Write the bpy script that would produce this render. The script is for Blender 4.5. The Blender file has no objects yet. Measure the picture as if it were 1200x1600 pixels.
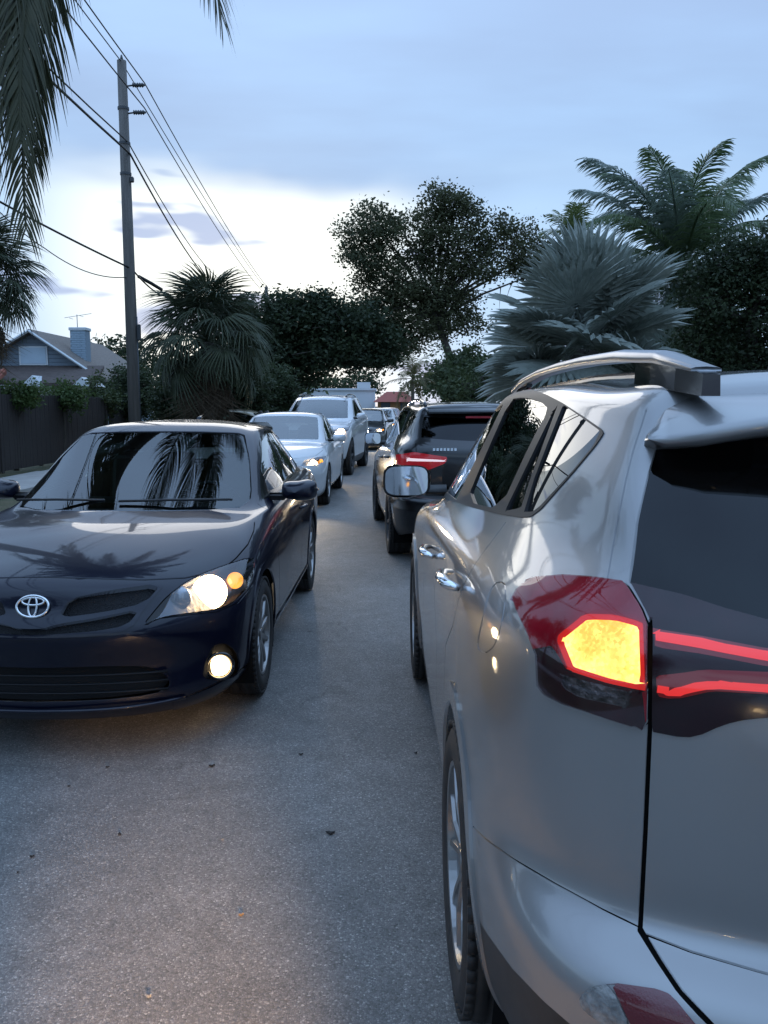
import bpy, math, random
import numpy as np
from mathutils import Vector, Matrix
R = math.radians
# ------------------------------------------------------------------ camera, sky, sun, exposure
scn = bpy.context.scene
COL = scn.collection
CAM_F, CAM_H, CAM_HOR = 1310.0, 1.57, 634.0          # focal length in 1600-high pixels, eye height, horizon row
PITCH = math.atan((800 - CAM_HOR) / CAM_F)
cd = bpy.data.cameras.new('camera'); cam = bpy.data.objects.new('camera', cd); COL.objects.link(cam)
cam.location = (0, 0, CAM_H); cam.rotation_euler = (math.pi / 2 - PITCH, 0, 0)
cd.sensor_fit = 'VERTICAL'; cd.sensor_height = 24.0; cd.lens = CAM_F / 1600 * 24.0
cd.clip_start = 0.05; cd.clip_end = 3000
scn.camera = cam
scn.render.resolution_x, scn.render.resolution_y = 768, 1024
scn.view_settings.view_transform = 'Standard'; scn.view_settings.look = 'None'
scn.view_settings.gamma = 1.0; scn.view_settings.exposure = 0.25
SUN_AZ, SUN_EL = R(-9), R(7)                          # low behind the cloud deck, ahead and a little to the left

def build_world():
    w = bpy.data.worlds.new('World'); scn.world = w; w.use_nodes = True
    nt = w.node_tree; nt.nodes.clear(); N = nt.nodes.new; L = nt.links.new
    def math_(op, a, b=None, c=None, clamp=False):
        n = N('ShaderNodeMath'); n.operation = op; n.use_clamp = clamp
        for i, v in enumerate((a, b, c)):
            if v is None: continue
            if isinstance(v, (int, float)): n.inputs[i].default_value = v
            else: L(v, n.inputs[i])
        return n.outputs[0]
    def smooth(v, a, b):
        n = N('ShaderNodeMapRange'); n.interpolation_type = 'SMOOTHSTEP'; L(v, n.inputs[0])
        n.inputs[1].default_value = a; n.inputs[2].default_value = b; return n.outputs[0]
    def mix(f, a, b):
        n = N('ShaderNodeMix'); n.data_type = 'RGBA'
        if isinstance(f, (int, float)): n.inputs[0].default_value = f
        else: L(f, n.inputs[0])
        for s, v in ((6, a), (7, b)):
            if isinstance(v, tuple): n.inputs[s].default_value = (*v, 1)
            else: L(v, n.inputs[s])
        return n.outputs[2]
    tc = N('ShaderNodeTexCoord'); nrm = N('ShaderNodeVectorMath'); nrm.operation = 'NORMALIZE'; L(tc.outputs['Generated'], nrm.inputs[0])
    sep = N('ShaderNodeSeparateXYZ'); L(nrm.outputs[0], sep.inputs[0]); X, Y, Z = sep.outputs
    sky = N('ShaderNodeTexSky'); sky.sky_type = 'NISHITA'; sky.sun_disc = False
    sky.sun_elevation = SUN_EL; sky.sun_rotation = SUN_AZ; sky.air_density = 1.0; sky.dust_density = 0.6; sky.ozone_density = 2.0
    # cloud coordinates: the direction projected onto a flat deck overhead
    zc = math_('MAXIMUM', Z, 0.03); den = math_('ADD', zc, 0.10)
    cv = N('ShaderNodeCombineXYZ'); L(math_('DIVIDE', X, den), cv.inputs[0]); L(math_('DIVIDE', Y, den), cv.inputs[1])
    def noise(scale, detail, rough, vec, off=(0, 0, 0), sc=(1, 1, 1)):
        mp = N('ShaderNodeMapping'); L(vec, mp.inputs[0]); mp.inputs[1].default_value = off; mp.inputs[3].default_value = sc
        n = N('ShaderNodeTexNoise'); n.inputs['Scale'].default_value = scale; n.inputs['Detail'].default_value = detail
        n.inputs['Roughness'].default_value = rough; L(mp.outputs[0], n.inputs['Vector']); return n.outputs[0]
    n_big = noise(0.75, 3.0, 0.45, cv.outputs[0], (1.3, 0.4, 0), (0.55, 1, 1))
    n_mid = noise(2.3, 4.0, 0.5, cv.outputs[0], (4.2, 7.1, 0), (0.5, 1, 1))
    n_dir = noise(3.2, 3.0, 0.5, nrm.outputs[0], (2.0, 3.1, 0.2), (1, 1, 3.2))
    # angle from the hidden sun
    d = N('ShaderNodeVectorMath'); d.operation = 'DOT_PRODUCT'; L(nrm.outputs[0], d.inputs[0])
    d.inputs[1].default_value = (math.sin(SUN_AZ) * math.cos(R(10)), math.cos(SUN_AZ) * math.cos(R(10)), math.sin(R(10)))
    glow = smooth(d.outputs['Value'], 0.963, 0.998)
    glow2 = smooth(d.outputs['Value'], 0.2, 1.0)
    # deck of blue-grey cloud above, an open bright band below it
    edge = math_('ADD', Z, math_('MULTIPLY', math_('SUBTRACT', n_dir, 0.5), 0.16))
    deck = smooth(edge, 0.205, 0.275)
    tone = math_('ADD', math_('MULTIPLY', n_big, 0.65), math_('MULTIPLY', n_mid, 0.35))
    deckc = mix(smooth(tone, 0.34, 0.62), (0.235, 0.345, 0.565), (0.325, 0.515, 0.815))
    deckc = mix(math_('MULTIPLY', glow2, 0.20), deckc, (0.55, 0.72, 0.95))
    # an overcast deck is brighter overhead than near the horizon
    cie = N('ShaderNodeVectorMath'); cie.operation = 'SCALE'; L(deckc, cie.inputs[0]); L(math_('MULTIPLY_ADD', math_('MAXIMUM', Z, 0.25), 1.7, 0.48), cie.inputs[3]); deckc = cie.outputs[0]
    band = mix(glow, (0.40, 0.585, 0.84), (.93, .98, .95))
    sm = noise(5.0, 3.0, 0.45, nrm.outputs[0], (6.3, 1.7, 2.2), (1.0, 1.0, 4.2))
    small = smooth(sm, 0.575, 0.635)
    band = mix(math_('MULTIPLY', small, 0.85), band, (0.27, 0.37, 0.62))
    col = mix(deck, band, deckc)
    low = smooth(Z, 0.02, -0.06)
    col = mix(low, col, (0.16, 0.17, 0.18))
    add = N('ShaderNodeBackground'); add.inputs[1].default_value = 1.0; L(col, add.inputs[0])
    bgs = N('ShaderNodeBackground'); bgs.inputs[1].default_value = 0.008; L(sky.outputs[0], bgs.inputs[0])
    ad = N('ShaderNodeAddShader'); L(add.outputs[0], ad.inputs[0]); L(bgs.outputs[0], ad.inputs[1])
    out = N('ShaderNodeOutputWorld'); L(ad.outputs[0], out.inputs[0])
build_world()
sl = bpy.data.lights.new('sun', 'SUN'); sl.energy = 0.25; sl.angle = R(25); sl.color = (1.0, 0.93, 0.84)
sun = bpy.data.objects.new('sun', sl); COL.objects.link(sun)
sun.rotation_euler = Vector((-math.sin(SUN_AZ) * math.cos(SUN_EL), -math.cos(SUN_AZ) * math.cos(SUN_EL), -math.sin(R(18)))).to_track_quat('-Z', 'Y').to_euler()

# ------------------------------------------------------------------ helpers
def tag(o, label=None, cat=None, group=None, kind=None):
    if label: o['label'] = label
    if cat: o['category'] = cat
    if group: o['group'] = group
    if kind: o['kind'] = kind
    return o
def empty(name, loc=(0, 0, 0), rz=0):
    o = bpy.data.objects.new(name, None); COL.objects.link(o); o.location = loc; o.rotation_euler = (0, 0, rz); o.empty_display_size = .2
    return o
def link(name, me, parent=None, loc=None, rot=None):
    o = bpy.data.objects.new(name, me); COL.objects.link(o)
    if parent: o.parent = parent
    if loc is not None: o.location = loc
    if rot is not None: o.rotation_euler = rot
    return o
def copy_tree(o, parent=None):
    c = o.copy(); COL.objects.link(c); c.parent = parent
    for ch in list(o.children): copy_tree(ch, c)
    return c
def mesh(name, V, F, m, smooth=True, normals=None):
    me = bpy.data.meshes.new(name)
    V = np.asarray(V, float)
    me.from_pydata(V.tolist(), [], F if isinstance(F, list) else F.tolist())
    if m is not None: me.materials.append(m)
    if smooth: me.polygons.foreach_set('use_smooth', np.ones(len(me.polygons), bool))
    me.update()
    if normals is not None: me.normals_split_custom_set_from_vertices(np.asarray(normals, float).tolist())
    return me
class MB:
    """collects simple shapes, builds one mesh"""
    def __init__(s): s.V = []; s.F = []; s.n = 0
    def add(s, V, F):
        V = [tuple(map(float, v)) for v in V]
        s.V += V; s.F += [tuple(i + s.n for i in f) for f in F]; s.n += len(V); return s
    def box(s, c, d, rz=0, M=None, bev=0.0):
        hx, hy, hz = d[0] / 2, d[1] / 2, d[2] / 2
        if bev <= 0:
            P = [(sx * hx, sy * hy, sz * hz) for sz in (-1, 1) for sy in (-1, 1) for sx in (-1, 1)]
            F = [(0, 2, 3, 1), (4, 5, 7, 6), (0, 1, 5, 4), (2, 6, 7, 3), (0, 4, 6, 2), (1, 3, 7, 5)]
        else:
            b = min(bev, hx * .98, hy * .98, hz * .98); P = []; idx = {}
            for sz in (-1, 1):
                for sy in (-1, 1):
                    for sx in (-1, 1):
                        for ax in range(3):
                            p = [sx * (hx - b), sy * (hy - b), sz * (hz - b)]; p[ax] = (sx * hx, sy * hy, sz * hz)[ax]
                            idx[(sx, sy, sz, ax)] = len(P); P.append(tuple(p))
            F = []
            for ax in range(3):
                o1, o2 = [a for a in range(3) if a != ax]
                for sg in (-1, 1):
                    q = []
                    for a, b2 in ((-1, -1), (1, -1), (1, 1), (-1, 1)):
                        k = [0, 0, 0]; k[ax] = sg; k[o1] = a; k[o2] = b2; q.append(idx[(*k, ax)])
                    F.append(tuple(q if (sg > 0) == (ax != 1) else q[::-1]))
            for ax in range(3):
                o1, o2 = [a for a in range(3) if a != ax]
                for a in (-1, 1):
                    for b2 in (-1, 1):
                        k1 = [0, 0, 0]; k1[o1] = a; k1[o2] = b2; k2 = list(k1); k1[ax] = -1; k2[ax] = 1
                        F.append((idx[(*k1, o1)], idx[(*k2, o1)], idx[(*k2, o2)], idx[(*k1, o2)]))
            for sz in (-1, 1):
                for sy in (-1, 1):
                    for sx in (-1, 1): F.append(tuple(idx[(sx, sy, sz, a)] for a in range(3)))
        if rz: c_, s_ = math.cos(rz), math.sin(rz); P = [(x * c_ - y * s_, x * s_ + y * c_, z) for x, y, z in P]
        if M is not None: P = [tuple(M @ Vector(p)) for p in P]
        return s.add([(x + c[0], y + c[1], z + c[2]) for x, y, z in P], F)
    def tube(s, pts, r, n=8, cap=True, flat=None):
        pts = [Vector(p) for p in pts]; k = len(pts)
        rs = r if isinstance(r, (list, tuple)) else [r] * k
        V = []; F = []; up = Vector((0, 0, 1)); prev = None
        for i, p in enumerate(pts):
            t = (pts[min(i + 1, k - 1)] - pts[max(i - 1, 0)]).normalized()
            if prev is None: a = t.orthogonal().normalized() if abs(t.dot(up)) > .98 else up.cross(t).normalized()
            else: a = (prev - t * prev.dot(t)).normalized()
            prev = a; b = t.cross(a)
            for j in range(n):
                an = 2 * math.pi * j / n
                V.append(p + a * (math.cos(an) * rs[i]) + b * (math.sin(an) * rs[i] * (flat or 1)))
        for i in range(k - 1):
            for j in range(n):
                j2 = (j + 1) % n; F.append((i * n + j, i * n + j2, (i + 1) * n + j2, (i + 1) * n + j))
        if cap: F.append(tuple(range(n))[::-1]); F.append(tuple((k - 1) * n + j for j in range(n)))
        return s.add(V, F)
    def lathe(s, prof, n=32, axis='x', c=(0, 0, 0), close=False):
        """prof: list of (along axis, radius)"""
        V = []; F = []; k = len(prof)
        for j in range(n):
            an = 2 * math.pi * j / n; ca, sa = math.cos(an), math.sin(an)
            for a, r in prof:
                p = {'x': (a, r * ca, r * sa), 'y': (r * sa, a, r * ca), 'z': (r * ca, r * sa, a)}[axis]
                V.append((p[0] + c[0], p[1] + c[1], p[2] + c[2]))
        for j in range(n):
            j2 = (j + 1) % n
            for i in range(k - 1 if not close else k):
                i2 = (i + 1) % k; F.append((j * k + i, j2 * k + i, j2 * k + i2, j * k + i2))
        return s.add(V, F)
    def ellipsoid(s, c, r, n=20, m=12, e=1.0, M=None):
        V = []; F = []
        pw = lambda v: math.copysign(abs(v) ** e, v)
        for i in range(m + 1):
            ph = -math.pi / 2 + math.pi * i / m
            for j in range(n):
                th = 2 * math.pi * j / n
                p = (r[0] * pw(math.cos(ph)) * pw(math.cos(th)), r[1] * pw(math.cos(ph)) * pw(math.sin(th)), r[2] * pw(math.sin(ph)))
                if M is not None: p = tuple(M @ Vector(p))
                V.append((p[0] + c[0], p[1] + c[1], p[2] + c[2]))
        for i in range(m):
            for j in range(n):
                j2 = (j + 1) % n; F.append((i * n + j, i * n + j2, (i + 1) * n + j2, (i + 1) * n + j))
        return s.add(V, F)
    def mirror(s):
        V = [(-x, y, z) for x, y, z in s.V]; F = [f[::-1] for f in s.F]; return s.add(V, F) if 0 else (MB().add(V, F))
    def me(s, name, m, smooth=False): return mesh(name, s.V, s.F, m, smooth)
    def build(s, name, m, parent=None, smooth=False, loc=None, rot=None): return link(name, s.me(name, m, smooth), parent, loc, rot)

# ------------------------------------------------------------------ materials
_M = {}
def mat(name, base=(.5, .5, .5), rough=.5, metal=0., coat=0., coat_rough=.03, emit=None, es=1., noise=None, bump=None, spec=.5, trans=0., flake=0.):
    if name in _M: return _M[name]
    m = bpy.data.materials.new(name); m.use_nodes = True; nt = m.node_tree; b = nt.nodes['Principled BSDF']; L = nt.links.new
    b.inputs['Base Color'].default_value = (*base, 1); b.inputs['Roughness'].default_value = rough; b.inputs['Metallic'].default_value = metal
    b.inputs['Coat Weight'].default_value = coat; b.inputs['Coat Roughness'].default_value = coat_rough; b.inputs['Specular IOR Level'].default_value = spec
    b.inputs['Transmission Weight'].default_value = trans
    if emit: b.inputs['Emission Color'].default_value = (*emit, 1); b.inputs['Emission Strength'].default_value = es
    tc = nt.nodes.new('ShaderNodeTexCoord')
    if noise:   # (scale, other colour, amount[, stretch])
        n = nt.nodes.new('ShaderNodeTexNoise'); n.inputs['Scale'].default_value = noise[0]; n.inputs['Detail'].default_value = 5; n.inputs['Roughness'].default_value = .6
        mp = nt.nodes.new('ShaderNodeMapping'); mp.inputs[3].default_value = noise[3] if len(noise) > 3 else (1, 1, 1)
        L(tc.outputs['Object'], mp.inputs[0]); L(mp.outputs[0], n.inputs[0])
        mr = nt.nodes.new('ShaderNodeMapRange'); mr.inputs[1].default_value = .35; mr.inputs[2].default_value = .65; mr.inputs[4].default_value = noise[2]
        L(n.outputs[0], mr.inputs[0]); mx = nt.nodes.new('ShaderNodeMix'); mx.data_type = 'RGBA'
        mx.inputs[6].default_value = (*base, 1); mx.inputs[7].default_value = (*noise[1], 1); L(mr.outputs[0], mx.inputs[0]); L(mx.outputs[2], b.inputs['Base Color'])
    if bump:    # (scale, strength, distance[, stretch])
        n = nt.nodes.new('ShaderNodeTexNoise'); n.inputs['Scale'].default_value = bump[0]; n.inputs['Detail'].default_value = 4
        mp = nt.nodes.new('ShaderNodeMapping'); mp.inputs[3].default_value = bump[3] if len(bump) > 3 else (1, 1, 1)
        L(tc.outputs['Object'], mp.inputs[0]); L(mp.outputs[0], n.inputs[0])
        bp = nt.nodes.new('ShaderNodeBump'); bp.inputs['Strength'].default_value = bump[1]; bp.inputs['Distance'].default_value = bump[2]
        L(n.outputs[0], bp.inputs['Height']); L(bp.outputs[0], b.inputs['Normal'])
    _M[name] = m; return m
def paint(name, base, metal=.6, rough=.35, dust=.10, dustcol=(.22, .20, .18), coat=1.0):
    """car paint: flakes under a clear coat, a little road dust that breaks up the gloss"""
    if name in _M: return _M[name]
    m = bpy.data.materials.new(name); m.use_nodes = True; nt = m.node_tree; b = nt.nodes['Principled BSDF']; L = nt.links.new
    tc = nt.nodes.new('ShaderNodeTexCoord')
    n = nt.nodes.new('ShaderNodeTexNoise'); n.inputs['Scale'].default_value = 5; n.inputs['Detail'].default_value = 7; n.inputs['Roughness'].default_value = .65; L(tc.outputs['Object'], n.inputs[0])
    sp = nt.nodes.new('ShaderNodeSeparateXYZ'); L(tc.outputs['Object'], sp.inputs[0])
    mr = nt.nodes.new('ShaderNodeMapRange'); mr.inputs[1].default_value = .45; mr.inputs[2].default_value = .8; mr.inputs[4].default_value = dust * 2.0; L(n.outputs[0], mr.inputs[0])
    lo = nt.nodes.new('ShaderNodeMapRange'); lo.inputs[1].default_value = .75; lo.inputs[2].default_value = .2; lo.inputs[4].default_value = dust * 2.2; L(sp.outputs[2], lo.inputs[0])
    ad = nt.nodes.new('ShaderNodeMath'); ad.operation = 'ADD'; ad.use_clamp = True; L(mr.outputs[0], ad.inputs[0]); L(lo.outputs[0], ad.inputs[1])
    mx = nt.nodes.new('ShaderNodeMix'); mx.data_type = 'RGBA'; mx.inputs[6].default_value = (*base, 1); mx.inputs[7].default_value = (*dustcol, 1)
    L(ad.outputs[0], mx.inputs[0]); L(mx.outputs[2], b.inputs['Base Color'])
    b.inputs['Metallic'].default_value = metal; b.inputs['Roughness'].default_value = rough
    b.inputs['Coat Weight'].default_value = coat
    cr = nt.nodes.new('ShaderNodeMapRange'); cr.inputs[3].default_value = .02; cr.inputs[4].default_value = .22; L(ad.outputs[0], cr.inputs[0]); L(cr.outputs[0], b.inputs['Coat Roughness'])
    # faint orange peel
    n2 = nt.nodes.new('ShaderNodeTexNoise'); n2.inputs['Scale'].default_value = 220; L(tc.outputs['Object'], n2.inputs[0])
    bp = nt.nodes.new('ShaderNodeBump'); bp.inputs['Strength'].default_value = .015; bp.inputs['Distance'].default_value = .002; L(n2.outputs[0], bp.inputs['Height']); L(bp.outputs[0], b.inputs['Coat Normal'])
    _M[name] = m; return m
def glass(name, tint=(.6, .65, .66), refl=1.0, rough=.0):
    """thin pane: Fresnel mirror over tinted see-through"""
    if name in _M: return _M[name]
    m = bpy.data.materials.new(name); m.use_nodes = True; nt = m.node_tree; nt.nodes.clear(); N = nt.nodes.new; L = nt.links.new
    t = N('ShaderNodeBsdfTransparent'); t.inputs[0].default_value = (*tint, 1)
    g = N('ShaderNodeBsdfGlossy'); g.inputs[0].default_value = (.95, .97, 1, 1); g.inputs['Roughness'].default_value = rough
    f = N('ShaderNodeFresnel'); f.inputs[0].default_value = 1.62
    tc = N('ShaderNodeTexCoord'); n = N('ShaderNodeTexNoise'); n.inputs['Scale'].default_value = 2.2; L(tc.outputs['Object'], n.inputs[0])
    bp = N('ShaderNodeBump'); bp.inputs['Strength'].default_value = .004; bp.inputs['Distance'].default_value = .01; L(n.outputs[0], bp.inputs['Height']); L(bp.outputs[0], g.inputs['Normal'])
    mu = N('ShaderNodeMath'); mu.operation = 'MULTIPLY'; mu.use_clamp = True; mu.inputs[1].default_value = 1.7 * refl; L(f.outputs[0], mu.inputs[0])
    mx = N('ShaderNodeMixShader'); L(mu.outputs[0], mx.inputs[0]); L(t.outputs[0], mx.inputs[1]); L(g.outputs[0], mx.inputs[2])
    o = N('ShaderNodeOutputMaterial'); L(mx.outputs[0], o.inputs[0]); _M[name] = m; return m
def lamp_lit(name, c1, c2, s1, s2, scale=60):
    """lit lamp element: faceted reflector, hot core colour c1 and cooler facets c2"""
    if name in _M: return _M[name]
    m = bpy.data.materials.new(name); m.use_nodes = True; nt = m.node_tree; b = nt.nodes['Principled BSDF']; L = nt.links.new; N = nt.nodes.new
    tc = N('ShaderNodeTexCoord'); v = N('ShaderNodeTexVoronoi'); v.inputs['Scale'].default_value = scale; L(tc.outputs['Object'], v.inputs['Vector'])
    n = N('ShaderNodeTexNoise'); n.inputs['Scale'].default_value = 11; n.inputs['Detail'].default_value = 1; L(tc.outputs['Object'], n.inputs[0])
    sp = N('ShaderNodeSeparateColor'); L(v.outputs['Color'], sp.inputs[0])
    a = N('ShaderNodeMath'); a.operation = 'MULTIPLY_ADD'; L(sp.outputs[0], a.inputs[0]); a.inputs[1].default_value = .14; L(n.outputs[0], a.inputs[2])
    mr = N('ShaderNodeMapRange'); mr.inputs[1].default_value = .5; mr.inputs[2].default_value = .82; L(a.outputs[0], mr.inputs[0])
    mx = N('ShaderNodeMix'); mx.data_type = 'RGBA'; mx.inputs[6].default_value = (*c1, 1); mx.inputs[7].default_value = (*c2, 1); L(mr.outputs[0], mx.inputs[0])
    ms = N('ShaderNodeMapRange'); ms.inputs[3].default_value = s1; ms.inputs[4].default_value = s2; L(mr.outputs[0], ms.inputs[0])
    L(mx.outputs[2], b.inputs['Emission Color']); L(ms.outputs[0], b.inputs['Emission Strength']); b.inputs['Base Color'].default_value = (.2, .05, .02, 1)
    b.inputs['Roughness'].default_value = .15
    _M[name] = m; return m
BLACK = mat('black_plastic', (.012, .012, .013), .45, noise=(30, (.03, .03, .03), .5))
GAP = mat('panel_gap', (.004, .004, .004), .9, spec=.1)
GLOSSB = mat('gloss_black_trim', (.008, .008, .009), .12, coat=.6)
RUBBER = mat('tyre_rubber', (.016, .015, .015), .75, noise=(14, (.05, .042, .034), .55), bump=(120, .25, .003))
ALLOY = mat('alloy', (.34, .335, .33), .30, metal=.9, noise=(8, (.20, .19, .18), .6))
ALLOYD = mat('alloy_dark', (.03, .03, .032), .4, metal=.5)
TRIMB = mat('window_trim_black', (.010, .010, .011), .45, spec=.3)
CHROME = mat('chrome', (.78, .79, .80), .08, metal=1.)
LINER = mat('arch_liner', (.008, .008, .008), .9, spec=.1)
CABIN = mat('cabin_cloth', (.05, .048, .046), .85, noise=(20, (.08, .077, .072), .6))
CABINL = mat('cabin_light', (.16, .15, .135), .85, noise=(20, (.20, .19, .17), .6))
CLEAR = glass('clear_lens', (.9, .92, .95), 1.0)
REFLECTOR = mat('lamp_reflector', (.45, .45, .46), .15, metal=.9, bump=(70, .3, .004))
REDLENS = mat('red_lens', (.34, .008, .018), .16, coat=.2, noise=(14, (.50, .02, .04), .8), bump=(160, .12, .001))
HEADLIT = mat('headlamp_lit', (.8, .7, .5), .3, emit=(1.0, .68, .34), es=22)
FOGLIT = mat('foglamp_lit', (.8, .7, .5), .3, emit=(1.0, .70, .34), es=12)
AMBERLIT = lamp_lit('amber_lit', (1.0, .40, .04), (1.0, .22, .01), 1.5, .9, 90)
WINE = mat('interior_dark', (.006, .006, .007), .8)

# ------------------------------------------------------------------ car bodies: a spline surface per car, panels cut out of it
def bmat(n, k, deriv=False):
    """uniform cubic B-spline basis: n control points (plus one ghost each side), k samples per span"""
    ts = np.arange((n - 1) * k + 1) / k
    B = np.zeros((len(ts), n + 2))
    for r, t in enumerate(ts):
        i = min(int(t), n - 2); f = t - i
        if not deriv: w = [(1 - f) ** 3 / 6, (3 * f ** 3 - 6 * f ** 2 + 4) / 6, (-3 * f ** 3 + 3 * f ** 2 + 3 * f + 1) / 6, f ** 3 / 6]
        else: w = [-(1 - f) ** 2 / 2, (3 * f ** 2 - 4 * f) / 2, (-3 * f ** 2 + 2 * f + 1) / 2, f ** 2 / 2]
        B[r, i:i + 4] = w
    return B, ts
def sdpoly(P, poly):
    poly = np.asarray(poly, float); d = np.full(len(P), 1e18); s = np.ones(len(P)); n = len(poly)
    for i in range(n):
        a, b = poly[i], poly[i - 1]; e = b - a; w = P - a
        t = np.clip((w @ e) / max(e @ e, 1e-12), 0, 1); q = w - t[:, None] * e
        d = np.minimum(d, (q * q).sum(1))
        c1 = P[:, 1] >= a[1]; c2 = P[:, 1] < b[1]; c3 = e[0] * w[:, 1] > e[1] * w[:, 0]
        fl = (c1 & c2 & c3) | (~c1 & ~c2 & ~c3); s[fl] *= -1
    return s * np.sqrt(d)
def sdline(P, line):
    line = np.asarray(line, float); d = np.full(len(P), 1e18); s = np.ones(len(P))
    for i in range(len(line) - 1):
        a, b = line[i], line[i + 1]; e = b - a; w = P - a
        t = np.clip((w @ e) / (e @ e), 0, 1); q = w - t[:, None] * e; dd = (q * q).sum(1)
        u = dd < d; d[u] = dd[u]; s[u] = np.sign(e[0] * w[u, 1] - e[1] * w[u, 0]) 
    s[s == 0] = 1
    return s * np.sqrt(d)
def chaikin(poly, k=2, closed=True):
    P = np.asarray(poly, float)
    for _ in range(k):
        Q = np.roll(P, -1, 0) if closed else P[1:]
        A = P if closed else P[:-1]
        N_ = np.stack([.78 * A + .22 * Q, .22 * A + .78 * Q], 1).reshape(-1, 2)
        P = N_ if closed else np.vstack([P[:1], N_, P[-1:]])
    return P
class Car:
    def __init__(s, cols, pose, nsub=10, corr=.75):
        P = np.array(cols, float).transpose(1, 0, 2)                   # rings x columns x 3
        nR, nC, _ = P.shape; mx = np.array([-1., 1, 1])
        def ext(Q):
            E = np.concatenate([Q[:, 1:2] * mx, Q, Q[:, -2:-1] * mx], 1)
            return np.concatenate([2 * E[:1] - E[1:2], E, E[-2:-1] * mx], 0)
        Q = P.copy()
        for _ in range(3):
            E = ext(Q)
            E = (E[:, :-2] + 4 * E[:, 1:-1] + E[:, 2:]) / 6; E = (E[:-2] + 4 * E[1:-1] + E[2:]) / 6
            Q = Q + corr * (P - E)
            Q[:, 0, 0] = 0; Q[:, -1, 0] = 0; Q[-1, :, 0] = 0
        E = ext(Q)
        BU, us = bmat(nR, nsub); BW, ws = bmat(nC, nsub); DU, _ = bmat(nR, nsub, True); DW, _ = bmat(nC, nsub, True)
        S = np.einsum('ai,ijk,bj->abk', BU, E, BW); Su = np.einsum('ai,ijk,bj->abk', DU, E, BW); Sw = np.einsum('ai,ijk,bj->abk', BU, E, DW)
        Nn = np.cross(Su, Sw); ln = np.linalg.norm(Nn, axis=2, keepdims=True)
        bad = ln[..., 0] < 1e-6; Nn = Nn / np.maximum(ln, 1e-9); Nn[bad] = (0, 0, 1)
        a, b, _ = S.shape
        if Nn[a // 2, b // 2, 0] < 0: Nn = -Nn
        V = S.reshape(-1, 3); V[:, 0] *= -1; Nn = Nn.reshape(-1, 3); Nn[:, 0] *= -1     # the modelled half is the car's left
        U, W = np.meshgrid(us, ws, indexing='ij')
        s.P = np.concatenate([V, Nn, U.reshape(-1, 1), W.reshape(-1, 1)], 1)
        i = np.arange(a * b).reshape(a, b); q = np.stack([i[:-1, :-1], i[:-1, 1:], i[1:, 1:], i[1:, :-1]], -1).reshape(-1, 4)
        s.T = np.concatenate([q[:, [0, 1, 2]], q[:, [0, 2, 3]]])
        tn = np.cross(V[s.T[:, 1]] - V[s.T[:, 0]], V[s.T[:, 2]] - V[s.T[:, 0]])
        fl = (tn * Nn[s.T[:, 0]]).sum(1) < 0; s.T[fl] = s.T[fl][:, ::-1]
        s.names = ['body']; s.tag = np.zeros(len(s.T), int); s.pose = pose
    def world(s, V):
        x, y, rz = s.pose[:3]; c, n = math.cos(rz), math.sin(rz)
        return np.stack([V[:, 0] * c - V[:, 1] * n + x, V[:, 0] * n + V[:, 1] * c + y, V[:, 2]], 1)
    # charts in which outlines are drawn
    def pix(s, P):
        w = s.world(P[:, :3]); z = w[:, 2] - CAM_H; c, n = math.cos(PITCH), math.sin(PITCH)
        d = np.maximum(w[:, 1] * c - z * n, .05); u = z * c + w[:, 1] * n
        return np.stack([600 + CAM_F * w[:, 0] / d, 800 - CAM_F * u / d], 1)
    def yz(s, P): return P[:, 1:3]
    def xz(s, P): return np.stack([-P[:, 0], P[:, 2]], 1)
    def xy(s, P): return np.stack([-P[:, 0], P[:, 1]], 1)
    def uw(s, P): return P[:, [7, 6]]
    def facing(s, P):
        w = s.world(P[:, :3]); x, y, rz = s.pose[:3]; c, n = math.cos(rz), math.sin(rz)
        N = np.stack([P[:, 3] * c - P[:, 4] * n, P[:, 3] * n + P[:, 4] * c, P[:, 5]], 1); v = np.array([0, 0, CAM_H]) - w
        return (N * v).sum(1) / np.linalg.norm(v, axis=1)
    def cut(s, fn, level, sel):
        val = fn(s.P) - level; val[np.abs(val) < 1e-5] = 1e-5
        pos = val[s.T] > 0; k = pos.sum(1); cr = np.where(sel & (k > 0) & (k < 3))[0]
        if not len(cr): return
        T = s.T[cr]; p = pos[cr]; lone = np.where(k[cr] == 1, p.argmax(1), (~p).argmax(1)); r = np.arange(len(cr))
        a, b, c = T[r, lone], T[r, (lone + 1) % 3], T[r, (lone + 2) % 3]
        ed = np.concatenate([np.stack([a, b], 1), np.stack([a, c], 1)]); ed.sort(1)
        ue, inv = np.unique(ed, axis=0, return_inverse=True); inv = inv.ravel()
        f = val[ue[:, 0]] / (val[ue[:, 0]] - val[ue[:, 1]]); NP = s.P[ue[:, 0]] * (1 - f)[:, None] + s.P[ue[:, 1]] * f[:, None]
        NP[:, 3:6] /= np.maximum(np.linalg.norm(NP[:, 3:6], axis=1, keepdims=True), 1e-9)
        base = len(s.P); s.P = np.vstack([s.P, NP]); n = len(cr); ab, ac = inv[:n] + base, inv[n:] + base
        new = np.concatenate([np.stack([ab, b, c], 1), np.stack([ab, c, ac], 1)])
        s.T[cr] = np.stack([a, ab, ac], 1); s.T = np.vstack([s.T, new]); s.tag = np.concatenate([s.tag, s.tag[cr], s.tag[cr]])
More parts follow.
